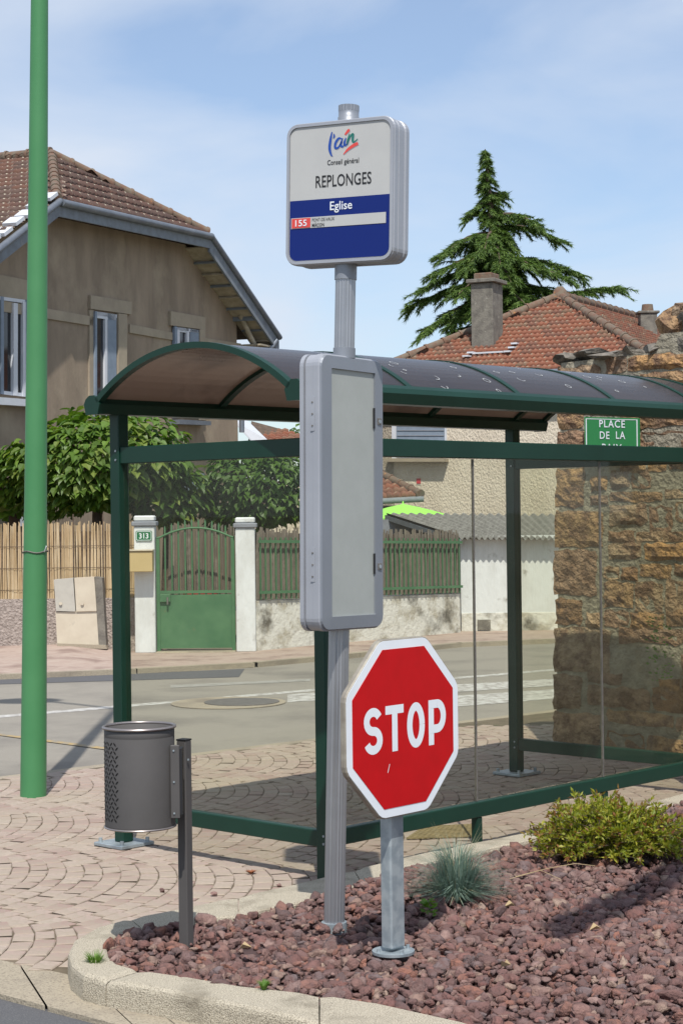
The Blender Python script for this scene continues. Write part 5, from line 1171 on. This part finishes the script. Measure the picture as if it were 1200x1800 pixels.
GR = 'broad leaved trees behind the garden fence'
broad_tree(AD(165, 818, 24.6), 1.25, .9, .74, 3400, 'large round broad leaved tree above the straw screen beside the lamp post', GR, 21, .85)
broad_tree(AD(20, 850, 24.9), .5, .5, .42, 420, 'leafy side clump of green leaves left of the lamp post', GR, 25, nparts=120)
broad_tree(AD(290, 868, 24.7), .52, .5, .42, 700, 'smaller drooping broad leaved tree behind the gate pillar 313', GR, 22, nparts=160)
broad_tree(AD(452, 862, 25.2), .88, .7, .60, 2600, 'dense dark green broad leaved tree behind the plain gate pillar', GR, 23, .72, 'hedge')
# far tree top between houses
broad_tree(AD(548, 772, 60), .9, .9, .6, 260, 'distant tree top just visible beside the orange roof', GR, 24, 1.3, 'hedge', nparts=0)
# ------------------------------------------------------------------ cedar
rs = random.Random(33); DC = 46
ct = AD(852, 262, DC); cbz = AD(880, 700, DC); 
ced = thing('cedar_tree', V((cbz.x, DC, 0)), 'tall blue green cedar with drooping tiers behind the hipped roof', 'tree')
trk = [V((cbz.x, DC, 0)), AD(876, 560, DC), AD(868, 420, DC), AD(858, 330, DC), ct]; 
tb = MB().tube(trk, [.34, .24, .13, .06, .012], 10)
fb = MB(); tot = 0
def spray(p, d, l_, dense=1.0):
    """drooping needle spray along a twig"""
    n = int(70*dense*l_/.4)+12; s = d.cross(Z); s = s.normalized() if s.length > .01 else V((1, 0, 0))
    for i in range(n):
        t_ = i/n; c = p+d*l_*t_+Z*(-.25*l_*t_*t_); dd_ = (d*.5+s*rs.uniform(-1, 1)+Z*rs.uniform(-1.0, .15)).normalized(); ll = rs.uniform(.08, .17); w_ = .013
        s2 = dd_.cross(V((rs.uniform(-1, 1), rs.uniform(-1, 1), 1))).normalized()*w_
        fb.add([c-s2, c+s2, c+dd_*ll], [(0, 1, 2)], min(1, max(0, .5+rs.uniform(-.45, .45))))
def bough(p0, tip, droop, th_):
    d = tip-p0; ln = d.length; n = max(3, int(ln/.22)); pts = []
    for i in range(n+1):
        t_ = i/n; pts.append(p0.lerp(tip, t_)+Z*(droop*math.sin(t_*math.pi)*.35))
    tb.tube(pts, [th_*(1-.85*i/n)+.006 for i in range(n+1)], 5)
    side = d.cross(Z).normalized()
    for i in range(1, n+1):
        t_ = i/n; wd = (.28+.34*ln*.5*(1-abs(t_-.5)))*1.0
        for sgn in (-1, 1):
            for k in range(3):
                q = pts[i]+(pts[i-1]-pts[i])*rs.random(); dir_ = (d.normalized()*rs.uniform(.3, 1)+side*sgn*rs.uniform(.3, 1)+Z*rs.uniform(-.3, .25)).normalized(); spray(q, dir_, min(.95, wd*rs.uniform(.5, 1.1)))
    spray(tip-d.normalized()*.1, (d.normalized()+Z*-.3).normalized(), .35, 1.6)
def tp(py):   # trunk point at photo row
    rows = [(262, 852), (330, 858), (420, 868), (560, 876), (700, 880)]
    for (ya, xa), (yb2, xb2) in zip(rows, rows[1:]):
        if py <= yb2: t_ = (py-ya)/(yb2-ya); return AD(xa+(xb2-xa)*t_, py, DC)
    return AD(880, py, DC)
named = [(500, 705, 545, 0), (520, 735, 590, -.6), (545, 742, 582, .7), (470, 728, 515, -.3), (430, 770, 452, .4), (450, 755, 488, -.8), (410, 770, 452, -.5), (385, 822, 382, .2), (400, 990, 425, .3), (380, 955, 400, -.4), (395, 935, 392, .6), (455, 1030, 487, .2), (475, 1005, 490, -.7), (500, 1040, 540, -.3), (560, 1102, 502, .4), (520, 1000, 520, .9), (360, 820, 385, 0), (350, 885, 350, .3), (540, 790, 575, -1), (430, 880, 470, -1.4), (410, 850, 440, -1.3), (470, 900, 500, -1.5), (440, 820, 470, -1.2), (490, 800, 520, -1.6), (460, 940, 470, -1.1), (520, 930, 540, -1.8), (500, 840, 560, -1.7)]
for y0_, x1_, y1_, dy in named: p_ = tp(y0_); bough(p_, p_.lerp(AD(x1_, y1_, DC+dy), .93), .5, .05)
for i in range(80):    # filler boughs in the lower tiers
    yy = rs.uniform(400, 600); a = rs.uniform(0, 6.28); L_ = (yy-340)/260*1.55*rs.uniform(.4, 1); p = tp(yy); bough(p, p+V((math.cos(a)*L_, math.sin(a)*L_, -.12+rs.uniform(-.1, .12))), .35, .035)
for i in range(95):    # leader
    t_ = i/95; yy = 264+t_*130; a = rs.uniform(0, 6.28); L_ = .07+.30*t_*rs.uniform(.5, 1.2)+(.1 if rs.random() < .15 else 0); p = tp(yy)
    spray(p, V((math.cos(a), math.sin(a), -.35)).normalized(), L_+.05, 2.2)
part('trunk', tb, 'bark', ced); cf = part('crown', fb, 'cedar', ced); print('cedar faces', len(fb.f))
